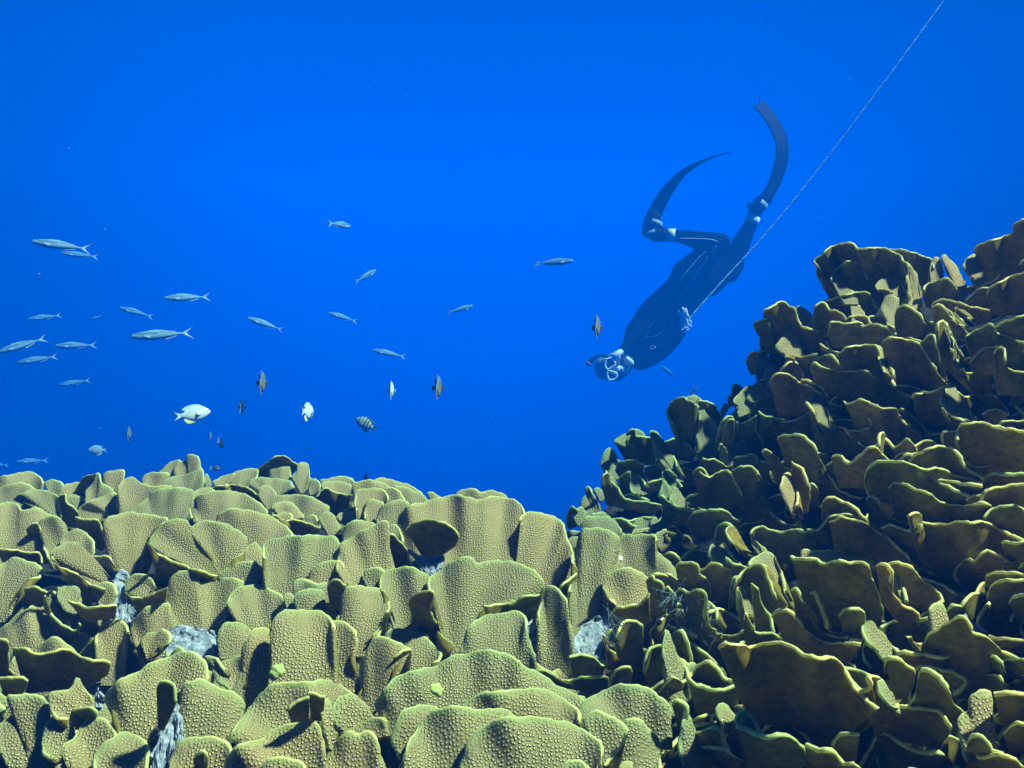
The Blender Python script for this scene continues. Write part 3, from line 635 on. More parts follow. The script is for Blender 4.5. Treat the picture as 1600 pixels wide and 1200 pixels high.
def raise_plate(face, rim_px, root_px, opt, seed=0, res=1.0, wob=1.0, probe=False):
    """one coral plate: grows from its root line to its rim; returns vertex / face / attribute arrays"""
    r = np.random.default_rng(seed)
    rim_px = np.asarray(rim_px, float); root_px = np.asarray(root_px, float)
    if len(root_px) == 1:
        c = root_px[0]; s = (rim_px[-1] - rim_px[0]) * .06; root_px = np.array([c - s, c + s])
    if (np.linalg.norm(root_px[0] - rim_px[0]) + np.linalg.norm(root_px[-1] - rim_px[-1]) >
            np.linalg.norm(root_px[-1] - rim_px[0]) + np.linalg.norm(root_px[0] - rim_px[-1])):
        root_px = root_px[::-1]
    rc = root_px.mean(0)
    D0 = float(Dp(rc[0], rc[1])) + opt.get('d', 0.0)
    yaw = opt.get('y', None)
    if face == 'b':
        tilt = math.radians(opt.get('t', 35)); yaw = -.30 if yaw is None else yaw
        n = np.array([yaw, -math.cos(tilt), -math.sin(tilt)])
    else:
        tilt = math.radians(opt.get('t', 46)); yaw = .06 if yaw is None else yaw
        n = np.array([yaw, -math.cos(tilt), math.sin(tilt)])
    n /= np.linalg.norm(n)
    R0 = ray(*rc) * D0
    ln = np.linalg.norm(np.diff(rim_px, axis=0), axis=1).sum() * D0 / F
    hh = np.linalg.norm(rim_px - rc, axis=1).mean() * D0 / F
    nu = int(np.clip(ln / (.0028 / res), 12, 110)); nv = int(np.clip(hh / ((.0042 if face == 'f' else .0034) / res), 7, 30))
    rim = catmull(rim_px, nu)
    # living edge: slight irregular scallop
    s = np.linspace(0, ln, nu)
    wv = sum(a * np.sin(2 * math.pi * s / w + r.uniform(0, 6.28)) for a, w in ((.0008, .021), (.0006, .011), (.00035, .006)))
    tg = np.gradient(rim, axis=0); tg /= np.linalg.norm(tg, axis=1, keepdims=True) + 1e-9
    out = np.stack([tg[:, 1], -tg[:, 0]], 1)
    sgn = np.sign(((rim - rc) * out).sum(1).mean()) or 1
    rim = rim + out * sgn * (wv * .55 * wob * F / D0)[:, None]
    if len(root_px) == 2:
        t = np.linspace(0, 1, nu)[:, None]; root = root_px[0] * (1 - t) + root_px[1] * t
    else: root = catmull(root_px, nu)
    v = np.linspace(0, 1, nv); v = 1 - (1 - v) ** (1.25 if face == 'f' else 1.7)
    uu, vv = np.meshgrid(np.linspace(0, 1, nu), v)
    # outline lines leave the root almost parallel and spread: a little sideways bow
    px = root[None, :, :] * (1 - vv)[..., None] + rim[None, :, :] * vv[..., None]
    rays = np.stack([(px[..., 0] - 800) / F, np.ones_like(uu), -(px[..., 1] - 600) / F], -1)
    den = rays @ n; den = np.where(den > -.25, -.25, den)
    dep = (R0 @ n) / den
    dep = D0 * np.clip(dep / D0, .84, 1.16)
    # folds that grow towards the rim
    k = opt.get('rip', 1.0); A = (.0080 if face == 'f' else .0125) * k * min(1, hh / .05 + .15)
    ss = uu * ln
    w1, w2 = r.uniform(.05, .085), r.uniform(.024, .04)
    fold = A * np.sin(2 * math.pi * ss / w1 + r.uniform(0, 6.28) + .8 * vv) * vv ** (1.7 if face == 'f' else 1.1) + .34 * A * np.sin(2 * math.pi * ss / w2 + r.uniform(0, 6.28)) * vv ** 2
    cup = (.16 if face == 'f' else .24) * hh * (1 - vv) ** 1.6
    if face == 'f': dep = dep + fold + cup + .10 * hh * np.maximum(vv - .72, 0) ** 1.5 * 4
    elif face == 'b': dep = dep + fold + cup - .06 * hh * vv ** 3
    else: dep = dep + .003 * np.sin(ss / .008 + 5 * vv) * np.sin(vv * 13 + r.uniform(0, 6)) + .0012 * r.normal(size=dep.shape)
    if probe: return px, dep, rim
    P = rays * dep[..., None]
    du = np.gradient(P, axis=1); dv = np.gradient(P, axis=0)
    nr = np.cross(du, dv); nr /= np.linalg.norm(nr, axis=-1, keepdims=True) + 1e-12
    flip = np.sign((nr * rays).sum(-1).mean()); nr = -nr * flip                    # now facing the viewer's side
    th = opt.get('th', .0034 if face == 'f' else .0027) * (1.25 - .45 * vv)
    B = P - nr * th[..., None]
    if face == 'b':                                                   # the growing lip of a plate flares outwards
        fl = opt.get('lip', 1) * (.0008 + .0006 * np.sin(ss / .017 + r.uniform(0, 6))) * np.clip(1 - hh * (1 - vv) / .0040, 0, 1) ** 1.6
        P = P + nr * fl[..., None]
    mid = (P[-1] + B[-1]) / 2
    ov = P[-1] - P[-2]; ov /= np.linalg.norm(ov, axis=-1, keepdims=True) + 1e-12
    mid = mid + ov * th[-1][:, None] * .55
    nV = nu * nv
    V = np.vstack([P.reshape(-1, 3), B.reshape(-1, 3), mid])
    I = np.arange(nV).reshape(nv, nu)
    q = np.stack([I[:-1, :-1], I[:-1, 1:], I[1:, 1:], I[1:, :-1]], -1).reshape(-1, 4)
    qb = q[:, ::-1] + nV
    m = np.arange(nu) + 2 * nV; top = I[-1]
    q1 = np.stack([top[:-1], top[1:], m[1:], m[:-1]], -1); q2 = np.stack([m[:-1], m[1:], top[1:] + nV, top[:-1] + nV], -1)
    e0 = np.stack([I[:-1, 0], I[1:, 0], I[1:, 0] + nV, I[:-1, 0] + nV], -1); e1 = np.stack([I[1:, -1], I[:-1, -1], I[:-1, -1] + nV, I[1:, -1] + nV], -1)
    Q = np.vstack([q, qb, q1, q2, e0, e1])
    if flip > 0: Q = Q[:, ::-1]
    dist = np.linalg.norm(P[-1][None] - P, axis=-1)
    side = np.minimum(np.linalg.norm(P - P[:, :1], axis=-1), np.linalg.norm(P - P[:, -1:], axis=-1)) + .0035
    dist = np.minimum(dist, np.where(vv > .35, side, dist))
    edge = np.clip(1 - dist / .013, 0, 1)
    e1v = np.cross([0, 0, 1.0], n); e1v /= np.linalg.norm(e1v); e2v = np.cross(n, e1v)
    off = r.uniform(0, 5, 2)
    uv = np.stack([V @ e1v + off[0], V @ e2v + off[1], np.full(len(V), r.uniform(0, 9))], 1)
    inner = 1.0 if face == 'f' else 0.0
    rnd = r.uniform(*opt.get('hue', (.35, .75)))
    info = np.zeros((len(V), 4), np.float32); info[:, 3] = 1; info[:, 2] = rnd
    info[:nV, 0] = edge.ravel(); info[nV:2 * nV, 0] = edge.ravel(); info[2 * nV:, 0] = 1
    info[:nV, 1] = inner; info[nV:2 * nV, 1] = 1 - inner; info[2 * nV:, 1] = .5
    return V, Q, uv, info

def plate_mesh(name, arrs, mat):
    V = np.vstack([a[0] for a in arrs]); uv = np.vstack([a[2] for a in arrs]); info = np.vstack([a[3] for a in arrs])
    offs = np.cumsum([0] + [len(a[0]) for a in arrs[:-1]])
    Q = np.vstack([a[1] + o for a, o in zip(arrs, offs)])
    me = bpy.data.meshes.new(name)
    me.vertices.add(len(V)); me.vertices.foreach_set('co', V.astype(np.float32).ravel())
    me.loops.add(Q.size); me.loops.foreach_set('vertex_index', Q.astype(np.int32).ravel())
    me.polygons.add(len(Q)); me.polygons.foreach_set('loop_start', np.arange(0, Q.size, 4, dtype=np.int32))
    me.polygons.foreach_set('use_smooth', np.ones(len(Q), bool))
    me.update(calc_edges=True)
    a = me.attributes.new('puv', 'FLOAT_VECTOR', 'POINT'); a.data.foreach_set('vector', uv.astype(np.float32).ravel())
    a = me.attributes.new('info', 'FLOAT_COLOR', 'POINT'); a.data.foreach_set('color', info.astype(np.float32).ravel())
    me.materials.append(mat); me.validate()
    return me

SKY = np.array([(-420, 770), (0, 770), (150, 775), (300, 755), (450, 750), (600, 775), (700, 800), (760, 812), (880, 850), (905, 830), (960, 775), (1050, 690), (1130, 650), (1180, 610), (1205, 540),
                (1260, 510), (1300, 450), (1400, 460), (1500, 470), (1540, 460), (1600, 410), (1750, 330), (2000, 250)], float)
def sky(px): return np.interp(px, SKY[:, 0], SKY[:, 1])

def parse(txt):
    out = []
    for ln in txt.strip().splitlines():
        a, *rest = [x.strip() for x in ln.split('|')]
        c, face, pts = a.split(' ', 2)
        x0, y0, s = CROP[c]
        cv = lambda t: [(x0 + float(p.split(',')[0]) / s, y0 + float(p.split(',')[1]) / s) for p in t.split()]
        opt = {}
        for t in (rest[1].split() if len(rest) > 1 else []):
            k, v = t.split('='); opt[k] = float(v)
        rim, root = np.array(cv(pts)), np.array(cv(rest[0]))
        if c not in 'F' and face == 'f' and len(root) == 2:                 # carry the plate on down behind the next one
            m = root.mean(0); root = m + (root - m) * 1.5 + (m - rim.mean(0)) * .34
        out.append((face, [tuple(q) for q in rim], [tuple(q) for q in root], opt))
    return out
def area(p):
    p = np.asarray(p); x, y = p[:, 0], p[:, 1]
    return abs(np.dot(x, np.roll(y, -1)) - np.dot(y, np.roll(x, -1))) / 2

def filler(n, box, face, seed, accept):
    """smaller plates deep in the gaps between the big ones, so crevices hold coral"""
    r = np.random.default_rng(seed); out = []
    tries = 0
    while len(out) < n and tries < n * 30:
        tries += 1
        x, y = r.uniform(box[0], box[2]), r.uniform(box[1], box[3])
        if not accept(x, y): continue
        sc = .9 / float(Dp(x, y))
        w, h = r.uniform(40, 75) * sc, r.uniform(38, 70) * sc
        if y - h < sky(x) + 4: continue
        if max(sky(x - w), sky(x + w)) > y - h * .8: continue
        lean = r.uniform(-.35, .35) + (-.25 if face == 'b' else 0)
        a = np.linspace(math.pi * 1.02, -math.pi * .02, 9)
        rim = [(x + w * math.cos(t) * (1 + .14 * r.normal()) + lean * h * math.sin(t), y - h * (.1 + .9 * math.sin(t)) * (1 + .12 * r.normal())) for t in a]
        out.append((face, rim, [(x - w * .45, y + h * .35), (x + w * .45, y + h * .35)], {'d': float(r.uniform(.022, .05)), 'y': float(r.uniform(-.4, .3) - (.25 if face == 'b' else 0)), 'rip': 1.3}))
    return out


def inside(pts, poly):
    x, y = pts[:, 0][:, None], pts[:, 1][:, None]
    a = poly; b = np.roll(poly, -1, axis=0)
    c = ((a[:, 1] > y) != (b[:, 1] > y)) & (x < (b[:, 0] - a[:, 0]) * (y - a[:, 1]) / (b[:, 1] - a[:, 1] + 1e-12) + a[:, 0])
    return c.sum(1) % 2 == 1
def settle(specs, fills, seeds, fseeds):
    """a rim one can see stands in front of whatever it overlaps: nudge the plates in depth until that holds"""
    pr = []
    for (f, rim, root, opt), sd in zip(specs + fills, seeds + fseeds):
        px, dep, rm = raise_plate(f, rim, root, opt, seed=sd, res=.5, probe=True)
        poly = np.vstack([px[0], px[1:, -1], px[-1][::-1], px[1:-1, 0][::-1]])
        pr.append(dict(px=px.reshape(-1, 2), dep=dep.ravel(), poly=poly, rim=px[-1], rdep=dep[-1], lo=poly.min(0), hi=poly.max(0)))
    n = len(specs); off = np.zeros(len(pr)); cons = []
    def depth_at(j, pts):
        d2 = ((pts[:, None, :] - pr[j]['px'][None]) ** 2).sum(-1)
        return pr[j]['dep'][d2.argmin(1)]
    def hits(i, j):
        m = len(pr[i]['rim']); k = np.unique(np.linspace(m * .10, m * .90, 26).astype(int)); pts = pr[i]['rim'][k]
        q = inside(pts, pr[j]['poly'])
        if q.any():                                    # leave out the very border of the other plate
            q &= np.sqrt(((pts[:, None] - pr[j]['poly'][None]) ** 2).sum(-1)).min(1) > 4
        return pts[q], pr[i]['rdep'][k][q]
    for i in range(n):
        for j in range(i):
            if (pr[i]['lo'] > pr[j]['hi']).any() or (pr[j]['lo'] > pr[i]['hi']).any(): continue
            a, b = (0, 0)
            A_, B_ = hits(i, j), hits(j, i)
            a, b = len(A_[0]), len(B_[0])
            if max(a, b) < 2: continue
            f, g, H = (i, j, A_) if a >= b else (j, i, B_)
            cons.append((f, g, float(np.percentile(H[1] - depth_at(g, H[0]), 85))))
    for it in range(160):
        sh = np.zeros(len(pr)); cnt = np.zeros(len(pr))
        for f, g, gap in cons:
            v = gap + off[f] - off[g] + .006
            if v > 0:
                sh[f] -= v * .5; sh[g] += v * .5; cnt[f] += 1; cnt[g] += 1
        off += sh / np.maximum(cnt, 1) * .8
        off *= .9985
    for k in range(n, len(pr)):
        need = 0
        for j in range(n):
            if (pr[k]['lo'] > pr[j]['hi']).any() or (pr[j]['lo'] > pr[k]['hi']).any(): continue
            q = inside(pr[k]['px'], pr[j]['poly'])
            if q.any(): need = max(need, float((depth_at(j, pr[k]['px'][q]) + off[j] - pr[k]['dep'][q]).max()) + .006)
        off[k] = min(need, .12)
    for (f, rim, root, opt), o in zip(specs + fills, off): opt['d'] = opt.get('d', 0) + float(o)
    print('settle: constraints', len(cons), 'unmet', sum(1 for f, g, gap in cons if gap + off[f] - off[g] > .001), 'offset range', off[:n].min(), off[:n].max())

def colony(name, label, specs, fills, seed):
    base = empty(name); tag(base, label, 'coral')
    order = sorted(range(len(specs)), key=lambda i: -area(list(specs[i][1]) + list(specs[i][2])))
    keep = set([i for i in order if specs[i][0] != 'r'][:100])
    rest = []
    for i, (face, rim, root, opt) in enumerate(specs):
        arr = raise_plate(face, rim, root, opt, seed=seed * 1000 + i)
        if face == 'r':
            link('dead_patch', plate_mesh('dead_patch', [arr], M_DEAD), base)['label'] = 'bare pale blue grey dead skeleton showing in a gap'
        elif i in keep: link('coral_plate', plate_mesh('coral_plate', [arr], M_CORAL), base)
        else: rest.append(arr)
    for j, (face, rim, root, opt) in enumerate(fills):
        rest.append(raise_plate(face, rim, root, opt, seed=seed * 1000 + 500 + j, res=.75))
    if rest:
        o = link('small_plates', plate_mesh('small_plates', rest, M_CORAL), base); o['kind'] = 'stuff'
    return base

left_specs, far_specs, right_specs = parse(LEFT), parse(FAR), parse(RIGHT)
for sp in left_specs: sp[3]['lip'] = .2
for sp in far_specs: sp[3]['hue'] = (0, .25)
for sp in right_specs: sp[3]['hue'] = (.4, 1.0) if np.mean(sp[1], 0)[0] > 1230 else (.15, .6)
for sp in right_specs:
    if sp[0] == 'f': sp[3]['d'] = sp[3].get('d', 0) - .004
isleft = lambda x, y: x < 930 + (y - 850) * .3 and y > 850 or (x < 880 and y <= 850)
lf = filler(150, (-330, 760, 1050, 1330), 'f', 11, lambda x, y: isleft(x, y))
rf = filler(190, (880, 400, 1930, 1330), 'b', 12, lambda x, y: not isleft(x, y))
rf += filler(70, (1590, 330, 2300, 1330), 'b', 13, lambda x, y: True)
lf += filler(40, (-560, 780, 10, 1330), 'f', 14, lambda x, y: True)
sd = lambda k, sp, o=0: [k * 1000 + o + i for i in range(len(sp))]
settle(left_specs + right_specs + far_specs, lf + rf, sd(1, left_specs) + sd(2, right_specs) + sd(3, far_specs), sd(1, lf, 500) + sd(2, rf, 500))
colony('scroll_coral_colony', 'sunlit olive scroll coral mound whose dotted faces fill the lower left', left_specs, lf, 1)
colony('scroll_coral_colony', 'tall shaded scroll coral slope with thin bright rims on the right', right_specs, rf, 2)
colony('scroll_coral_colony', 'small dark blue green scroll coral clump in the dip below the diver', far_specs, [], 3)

# the rock the colonies grow on: one continuous slope that falls away behind the crest
xs = np.arange(-620, 2501, 24.0); us = np.r_[np.linspace(0, 1, 46)]
rows = []
for u in us:
    py = (sky(xs) + 6) * (1 - u) + 1480 * u
    d = Dp(xs, py) + .09 + .012 * np.sin(xs / 37 + 9 * u) * np.sin(py / 29) + .004 * rng.normal(size=xs.shape)
    rows.append(np.stack([(xs - 800) / F * d, d, -(py - 600) / F * d], 1))
crest = rows[0]; back = []
for k, (dy, dz) in enumerate([(2.6, -2.2), (1.9, -1.6), (1.3, -1.0), (.8, -.55), (.4, -.22), (.15, -.06)]):
    q = crest.copy(); q[:, 1] += dy; q[:, 2] += dz + .03 * np.sin(xs / 60 + k); q[:, 0] *= 1 + dy * .35; back.append(q)
front = rows[-1].copy(); front[:, 2] -= 1.2; front[:, 1] -= .02
G = np.array(back + rows + [front]); nr_, nc_ = G.shape[:2]
V = G.reshape(-1, 3); I = np.arange(len(V)).reshape(nr_, nc_)
fc = np.stack([I[:-1, :-1], I[1:, :-1], I[1:, 1:], I[:-1, 1:]], -1).reshape(-1, 4).tolist()
tag(link('reef_slope', mesh('reef_slope', V, fc, M_ROCK)), kind='structure')
# ------------------------------------------------------------------ fish
M_FISH = vcol_material('fish_skin', .5, .25)
M_FIN = vcol_material('fin_membrane', .5, .3)
M_EYE = simple('fish_eye', (.012, .012, .016), .15, .6)
M_EYERING = simple('fish_eye_ring', (.72, .76, .74), .3, .5)
def paint(me, fn):
    a = me.attributes.new('pigment', 'FLOAT_COLOR', 'POINT')
    a.data.foreach_set('color', np.array([(*fn(v.co), 1) for v in me.vertices], np.float32).ravel())
def fish_body(stations, fn, mat):
    """stations: x (nose +), top z, bottom z, half width"""
    st = catmull(np.array(stations, float), 34); nr = 18; V, Fc = [], []
    for x, zt, zb, w in st:
        c, h = (zt + zb) / 2, max((zt - zb) / 2, .0008); w = max(w, .0006)
        for k in range(nr):
            a = 2 * math.pi * k / nr; ca, sa = math.cos(a), math.sin(a)
            V.append((x, w * math.copysign(abs(ca) ** .85, ca), c + h * math.copysign(abs(sa) ** .95, sa)))
    n = len(st)
    for i in range(n - 1):
        for k in range(nr):
            k2 = (k + 1) % nr; Fc.append((i * nr + k, (i + 1) * nr + k, (i + 1) * nr + k2, i * nr + k2))
    Fc.append(tuple(range(nr))); Fc.append(tuple((n - 1) * nr + k for k in range(nr))[::-1])
    me = mesh('body', V, Fc, mat); paint(me, fn); return me
def fin_mesh(name, rootl, edge, fn, th=.0035, bow=.0, rays=9, y0=0.0, splay=0.0):
    """a fin: membrane between a root line and a free edge (x, z pairs), thick at the root, thin at the edge"""
    a = catmull(np.array(rootl, float), rays * 2); b = catmull(np.array(edge, float), rays * 2); m = 6; V, Fc = [], []
    for s in (1, -1):
        for j in range(m):
            v = j / (m - 1)
            for i in range(rays * 2):
                p = a[i] * (1 - v) + b[i] * v
                y = y0 + splay * v + bow * math.sin(math.pi * v * .5) * .3 + (th * (1 - .8 * v)) * s * .5 + .0006 * (1 if i % 2 else -1)
                V.append((p[0], y, p[1]))
    w = rays * 2; o = m * w
    for j in range(m - 1):
        for i in range(w - 1):
            q = (j * w + i, j * w + i + 1, (j + 1) * w + i + 1, (j + 1) * w + i)
            Fc.append(q); Fc.append(tuple(k + o for k in q)[::-1])
    for i in range(w - 1): Fc.append(((m - 1) * w + i, (m - 1) * w + i + 1, (m - 1) * w + i + 1 + o, (m - 1) * w + i + o)); Fc.append((i + 1, i, i + o, i + 1 + o))
    for j in range(m - 1): Fc.append((j * w, (j + 1) * w, (j + 1) * w + o, j * w + o)); Fc.append(((j + 1) * w + w - 1, j * w + w - 1, j * w + w - 1 + o, (j + 1) * w + w - 1 + o))
    me = mesh(name, V, Fc, M_FIN); paint(me, fn); return me
def ball(r, sx=1, sy=1, sz=1, nu=12, nv=8):
    V, Fc = [], []
    for i in range(nv + 1):
        th = math.pi * i / nv
        for k in range(nu):
            a = 2 * math.pi * k / nu; V.append((r * sx * math.sin(th) * math.cos(a), r * sy * math.cos(th), r * sz * math.sin(th) * math.sin(a)))
    for i in range(nv):
        for k in range(nu):
            k2 = (k + 1) % nu; Fc.append((i * nu + k, i * nu + k2, (i + 1) * nu + k2, (i + 1) * nu + k))
    return V, Fc
def sm(x, a, b):
    t = min(1, max(0, (x - a) / (b - a))); return t * t * (3 - 2 * t)
def lerp(a, b, t): return tuple(p * (1 - t) + q * t for p, q in zip(a, b))
def two_lobe_tail(x0, x1, spread, notch, zr, fn, th=.003, name='tail_fin'):
    return fin_mesh(name, [(x0, zr), (x0, 0.0), (x0, -zr)], [(x1, spread), (x1 + (x0 - x1) * .35, spread * .52), (x0 + (x1 - x0) * notch, 0), (x1 + (x0 - x1) * .35, -spread * .52), (x1, -spread)], fn, th, rays=10)

KINDS = {}
# fusilier, unit length 1 from snout to tail root
def c_fus(p):
    base = lerp((.19, .36, .43), (.10, .25, .33), sm(p.z, -.03, .09))
    if .028 < p.z < .052 and p.x < .42: base = lerp(base, (.03, .05, .09), .85)
    return base
def c_fust(p):
    e = abs(p.z) / (.02 + .62 * max(0, -.46 - p.x)); return lerp((.40, .50, .55), (.07, .10, .14), sm(e, .45, .85))
fus = {'body': fish_body([(.50, 0.0034, -0.0034, .003), (.485, 0.0189, -0.0172, .016), (.44, 0.0447, -0.0396, .034), (.36, 0.0705, -0.0654, .05), (.22, 0.0894, -0.0903, .06), (.05, 0.0894, -0.0946, .058), (-.12, 0.0722, -0.0757, .046), (-.28, 0.0482, -0.0482, .030), (-.40, 0.0267, -0.0258, .017), (-.47, 0.0206, -0.0198, .011), (-.52, 0.0224, -0.0224, .005)], c_fus, M_FISH),
       'tail_fin': two_lobe_tail(-.505, -.72, .15, .30, .024, c_fust, .008),
       'dorsal_fin': fin_mesh('dorsal_fin', [(.20, .084), (0, .086), (-.2, .058), (-.34, .034)], [(.14, .112), (-.03, .11), (-.22, .076), (-.38, .048)], lambda p: (.26, .40, .46), .006),
       'anal_fin': fin_mesh('anal_fin', [(-.10, -.075), (-.22, -.058), (-.34, -.034)], [(-.17, -.105), (-.26, -.08), (-.38, -.048)], lambda p: (.5, .58, .6), .006),
       'pectoral_fin': [(1, fin_mesh('pectoral_fin', [(.27, .0), (.26, -.03)], [(.10, -.03), (.14, -.07)], lambda p: (.45, .55, .6), .004, y0=.056, splay=.03)), (-1, fin_mesh('pectoral_fin', [(.27, .0), (.26, -.03)], [(.10, -.03), (.14, -.07)], lambda p: (.45, .55, .6), .004, y0=-.056, splay=-.03))],
       'eye': (.435, .030, .012, .020)}
# damselfish: deep and thin
DST = [(.50, .010, -.012, .004), (.475, .055, -.05, .026), (.40, .135, -.115, .058), (.26, .232, -.20, .082), (.06, .285, -.255, .088), (-.14, .262, -.242, .074), (-.30, .185, -.175, .050), (-.40, .105, -.105, .030), (-.47, .068, -.068, .017), (-.53, .068, -.068, .007)]
def damsel(cb, ct, cd, ca):
    return {'body': fish_body(DST, cb, M_FISH), 'tail_fin': two_lobe_tail(-.515, -.86, .24, .34, .062, ct, .010),
            'dorsal_fin': fin_mesh('dorsal_fin', [(.24, .225), (.02, .272), (-.2, .228), (-.38, .12)], [(.18, .30), (-.03, .345), (-.28, .31), (-.50, .20)], cd, .014),
            'anal_fin': fin_mesh('anal_fin', [(-.02, -.25), (-.2, -.215), (-.38, -.115)], [(-.12, -.33), (-.34, -.345), (-.46, -.19)], ca, .014),
            'pectoral_fin': [(1, fin_mesh('pectoral_fin', [(.2, .02), (.2, -.06)], [(.02, .03), (.04, -.11)], lambda p: lerp(cb(p), (.7, .75, .7), .4), .006, y0=.083, splay=.07)), (-1, fin_mesh('pectoral_fin', [(.2, .02), (.2, -.06)], [(.02, .03), (.04, -.11)], lambda p: lerp(cb(p), (.7, .75, .7), .4), .006, y0=-.083, splay=-.07))],
            'eye': (.385, .052, .045, .036)}
def edged(c, d): return lambda p: lerp(c, d, sm(abs(p.z) / (.07 + .5 * max(0, -.5 - p.x)), .55, .85))
white = damsel(lambda p: lerp((.66, .74, .66), (.42, .58, .60), sm(p.z, .10, .26)), edged((.60, .72, .72), (.05, .05, .09)), lambda p: lerp((.45, .62, .66), (.30, .5, .58), sm(p.z, .25, .34)), lambda p: lerp((.80, .80, .5), (.75, .72, .12), sm(-p.z, .22, .32)))
brown = damsel(lambda p: lerp((.20, .22, .15), (.08, .14, .16), sm(p.z, -.10, .16)), edged((.30, .30, .27), (.03, .03, .04)), lambda p: (.08, .12, .14), lambda p: (.22, .22, .07))
dark = damsel(lambda p: lerp((.014, .04, .05), (.008, .02, .045), sm(p.z, -.1, .1)), lambda p: lerp((.01, .03, .05), (.4, .55, .6), sm(-p.x, .56, .62)), lambda p: (.008, .02, .04), lambda p: (.012, .03, .045))
def c_serg(p):
    base = lerp((.50, .56, .42), (.34, .52, .34), sm(p.z, 0, .2))
    base = lerp(base, (.72, .68, .12), .75 * sm(p.z, -.08, .05) * sm(-p.z, -.27, -.12))
    s = (p.x + .38) / .165
    return lerp(base, (.025, .04, .06), sm(math.cos(2 * math.pi * s), .0, .55)) if p.x < .36 else lerp(base, (.14, .24, .26), .7)
serg = damsel(c_serg, lambda p: (.05, .08, .11), lambda p: (.08, .14, .16), lambda p: (.10, .15, .16))
eye_me = {}
def build_fish(kind, name, parts, L):
    root = empty(name)
    for k in ('body', 'tail_fin', 'dorsal_fin', 'anal_fin'): link(k, parts[k], root)
    for s, me in parts['pectoral_fin']: link('pectoral_fin', me, root)
    x, z, y, r = parts['eye']
    V, Fc = ball(r, 1, .55, 1); er = mesh('eye', V, Fc, M_EYERING); V, Fc = ball(r * .62, 1, .62, 1); ep = mesh('pupil', V, Fc, M_EYE)
    for s in (1, -1):
        e = link('eye', er, root); e.location = (x, s * y, z); q = link('pupil', ep, e); q.location = (.0, s * r * .30, 0)
    return root
PROTO = {}
def copy_tree(o, parent=None):
    c = o.copy(); COL.objects.link(c); c.parent = parent
    for ch in list(o.children): copy_tree(ch, c)
    return c
def fish(kind, head, tail, yaw, label, roll=0.0, length=None, dist=None, lean=16):
    """head and tail in photo pixels, yaw out of the picture plane (+ = nose away from the viewer)"""
    parts, nm, L0, cat, group = {'fus': (fus, 'fusilier_fish', .20, 'fish', 'fusiliers in the loose school'), 'white': (white, 'pale_damselfish', .085, 'fish', 'damselfish above the coral'), 'brown': (brown, 'brown_damselfish', .080, 'fish', 'damselfish above the coral'),
                                 'dark': (dark, 'dark_damselfish', .05, 'fish', 'damselfish above the coral'), 'serg': (serg, 'striped_sergeant_fish', .10, 'fish', 'damselfish above the coral')}[kind]
    Lm = length or L0
    if kind not in PROTO: PROTO[kind] = o = build_fish(kind, nm, parts, Lm)
    else: o = copy_tree(PROTO[kind])
    h, t = np.array(head, float), np.array(tail, float); yw = math.radians(yaw)
    px = np.linalg.norm(h - t); d = dist or F * Lm * math.cos(yw) / px
    u = (h - t) / (px + 1e-9); c = (h + t) / 2
    az = math.atan((c[0] - 800) / F); ca, sa = math.cos(az), math.sin(az)
    x_, y_ = u[0] * math.cos(yw), math.sin(yw)
    X = Vector((x_ * ca + y_ * sa, y_ * ca - x_ * sa, -u[1] * math.cos(yw))).normalized()      # yaw is counted from the sight line
    up = Vector((math.sin(math.radians(roll)), math.sin(math.radians(lean)) * math.cos(yw), math.cos(math.radians(lean))))
    Y = up.cross(X).normalized(); Z = X.cross(Y)
    M = Matrix((X, Y, Z)).transposed().to_4x4()
    o.matrix_world = Matrix.Translation(W(c[0], c[1], d)) @ M @ Matrix.Scale(Lm, 4)
    tag(o, label, cat, group)
    return o
for a in [
    ((53, 379), (124, 386), 5, 'large silver blue fusilier at upper left just above a smaller one'),
    ((98, 396), (143, 400), 12, 'small fusilier tucked under the tail of the large upper left one'),
    ((258, 467), (316, 463), -8, 'slim fusilier with a raised dark tail above the biggest fusilier'),
    ((188, 481), (230, 493), 15, 'short fusilier nose up between two longer ones on the left'),
    ((46, 499), (86, 493), 10, 'faint fusilier in the middle of the left edge group'),
    ((0, 551), (58, 531), 6, 'fusilier sloping down with its nose at the left edge of the photo'),
    ((88, 541), (139, 539), 10, 'level fusilier between the edge fish and the biggest fusilier'),
    ((30, 567), (78, 558), 12, 'fusilier directly under the one touching the left edge'),
    ((207, 527), (284, 520), 0, 'biggest fusilier in the school with a crisp dark forked tail'),
    ((93, 602), (132, 595), 14, 'faint lone fusilier low on the left above the reef'),
    ((387, 497), (434, 513), -6, 'bright fusilier heading up left right of the biggest fusilier'),
    ((513, 489), (551, 500), -10, 'small bright fusilier with an open tail in mid water'),
    ((582, 547), (626, 556), -5, 'slender fusilier with a thin dark back line below mid water'),
    ((548, 350), (519, 353), 55, 'topmost fusilier turned away showing its open forked tail'),
    ((588, 420), (560, 440), 38, 'dusky fusilier climbing steeply to the upper right'),
    ((739, 477), (705, 488), 30, 'dim fusilier rising to the right in open water'),
    ((896, 408), (843, 411), -4, 'fusilier heading right toward the diver with a pale lower tail'),
    ((1032, 572), (1054, 588), 30, 'small fusilier under the diver chest by the coral'),
    ((28, 721), (66, 720), 8, 'blurred fusilier skimming just over the left reef crest'),
    ((-24, 723), (6, 727), 10, 'fusilier almost out of frame with only its tail showing'),
    ((143, 498), (155, 494), 20, 'tiny distant fusilier barely visible between two rows')]:
    fish('fus', a[0], a[1], a[2], a[3], lean=-22 if a[3][:3] in ('dus', 'dim') else 14)
fish('white', (328, 643), (285, 649), 4, 'large bright white damselfish with black tail edges over the coral')
fish('white', (138, 704), (160, 703), 25, 'small pale damselfish near the left reef crest')
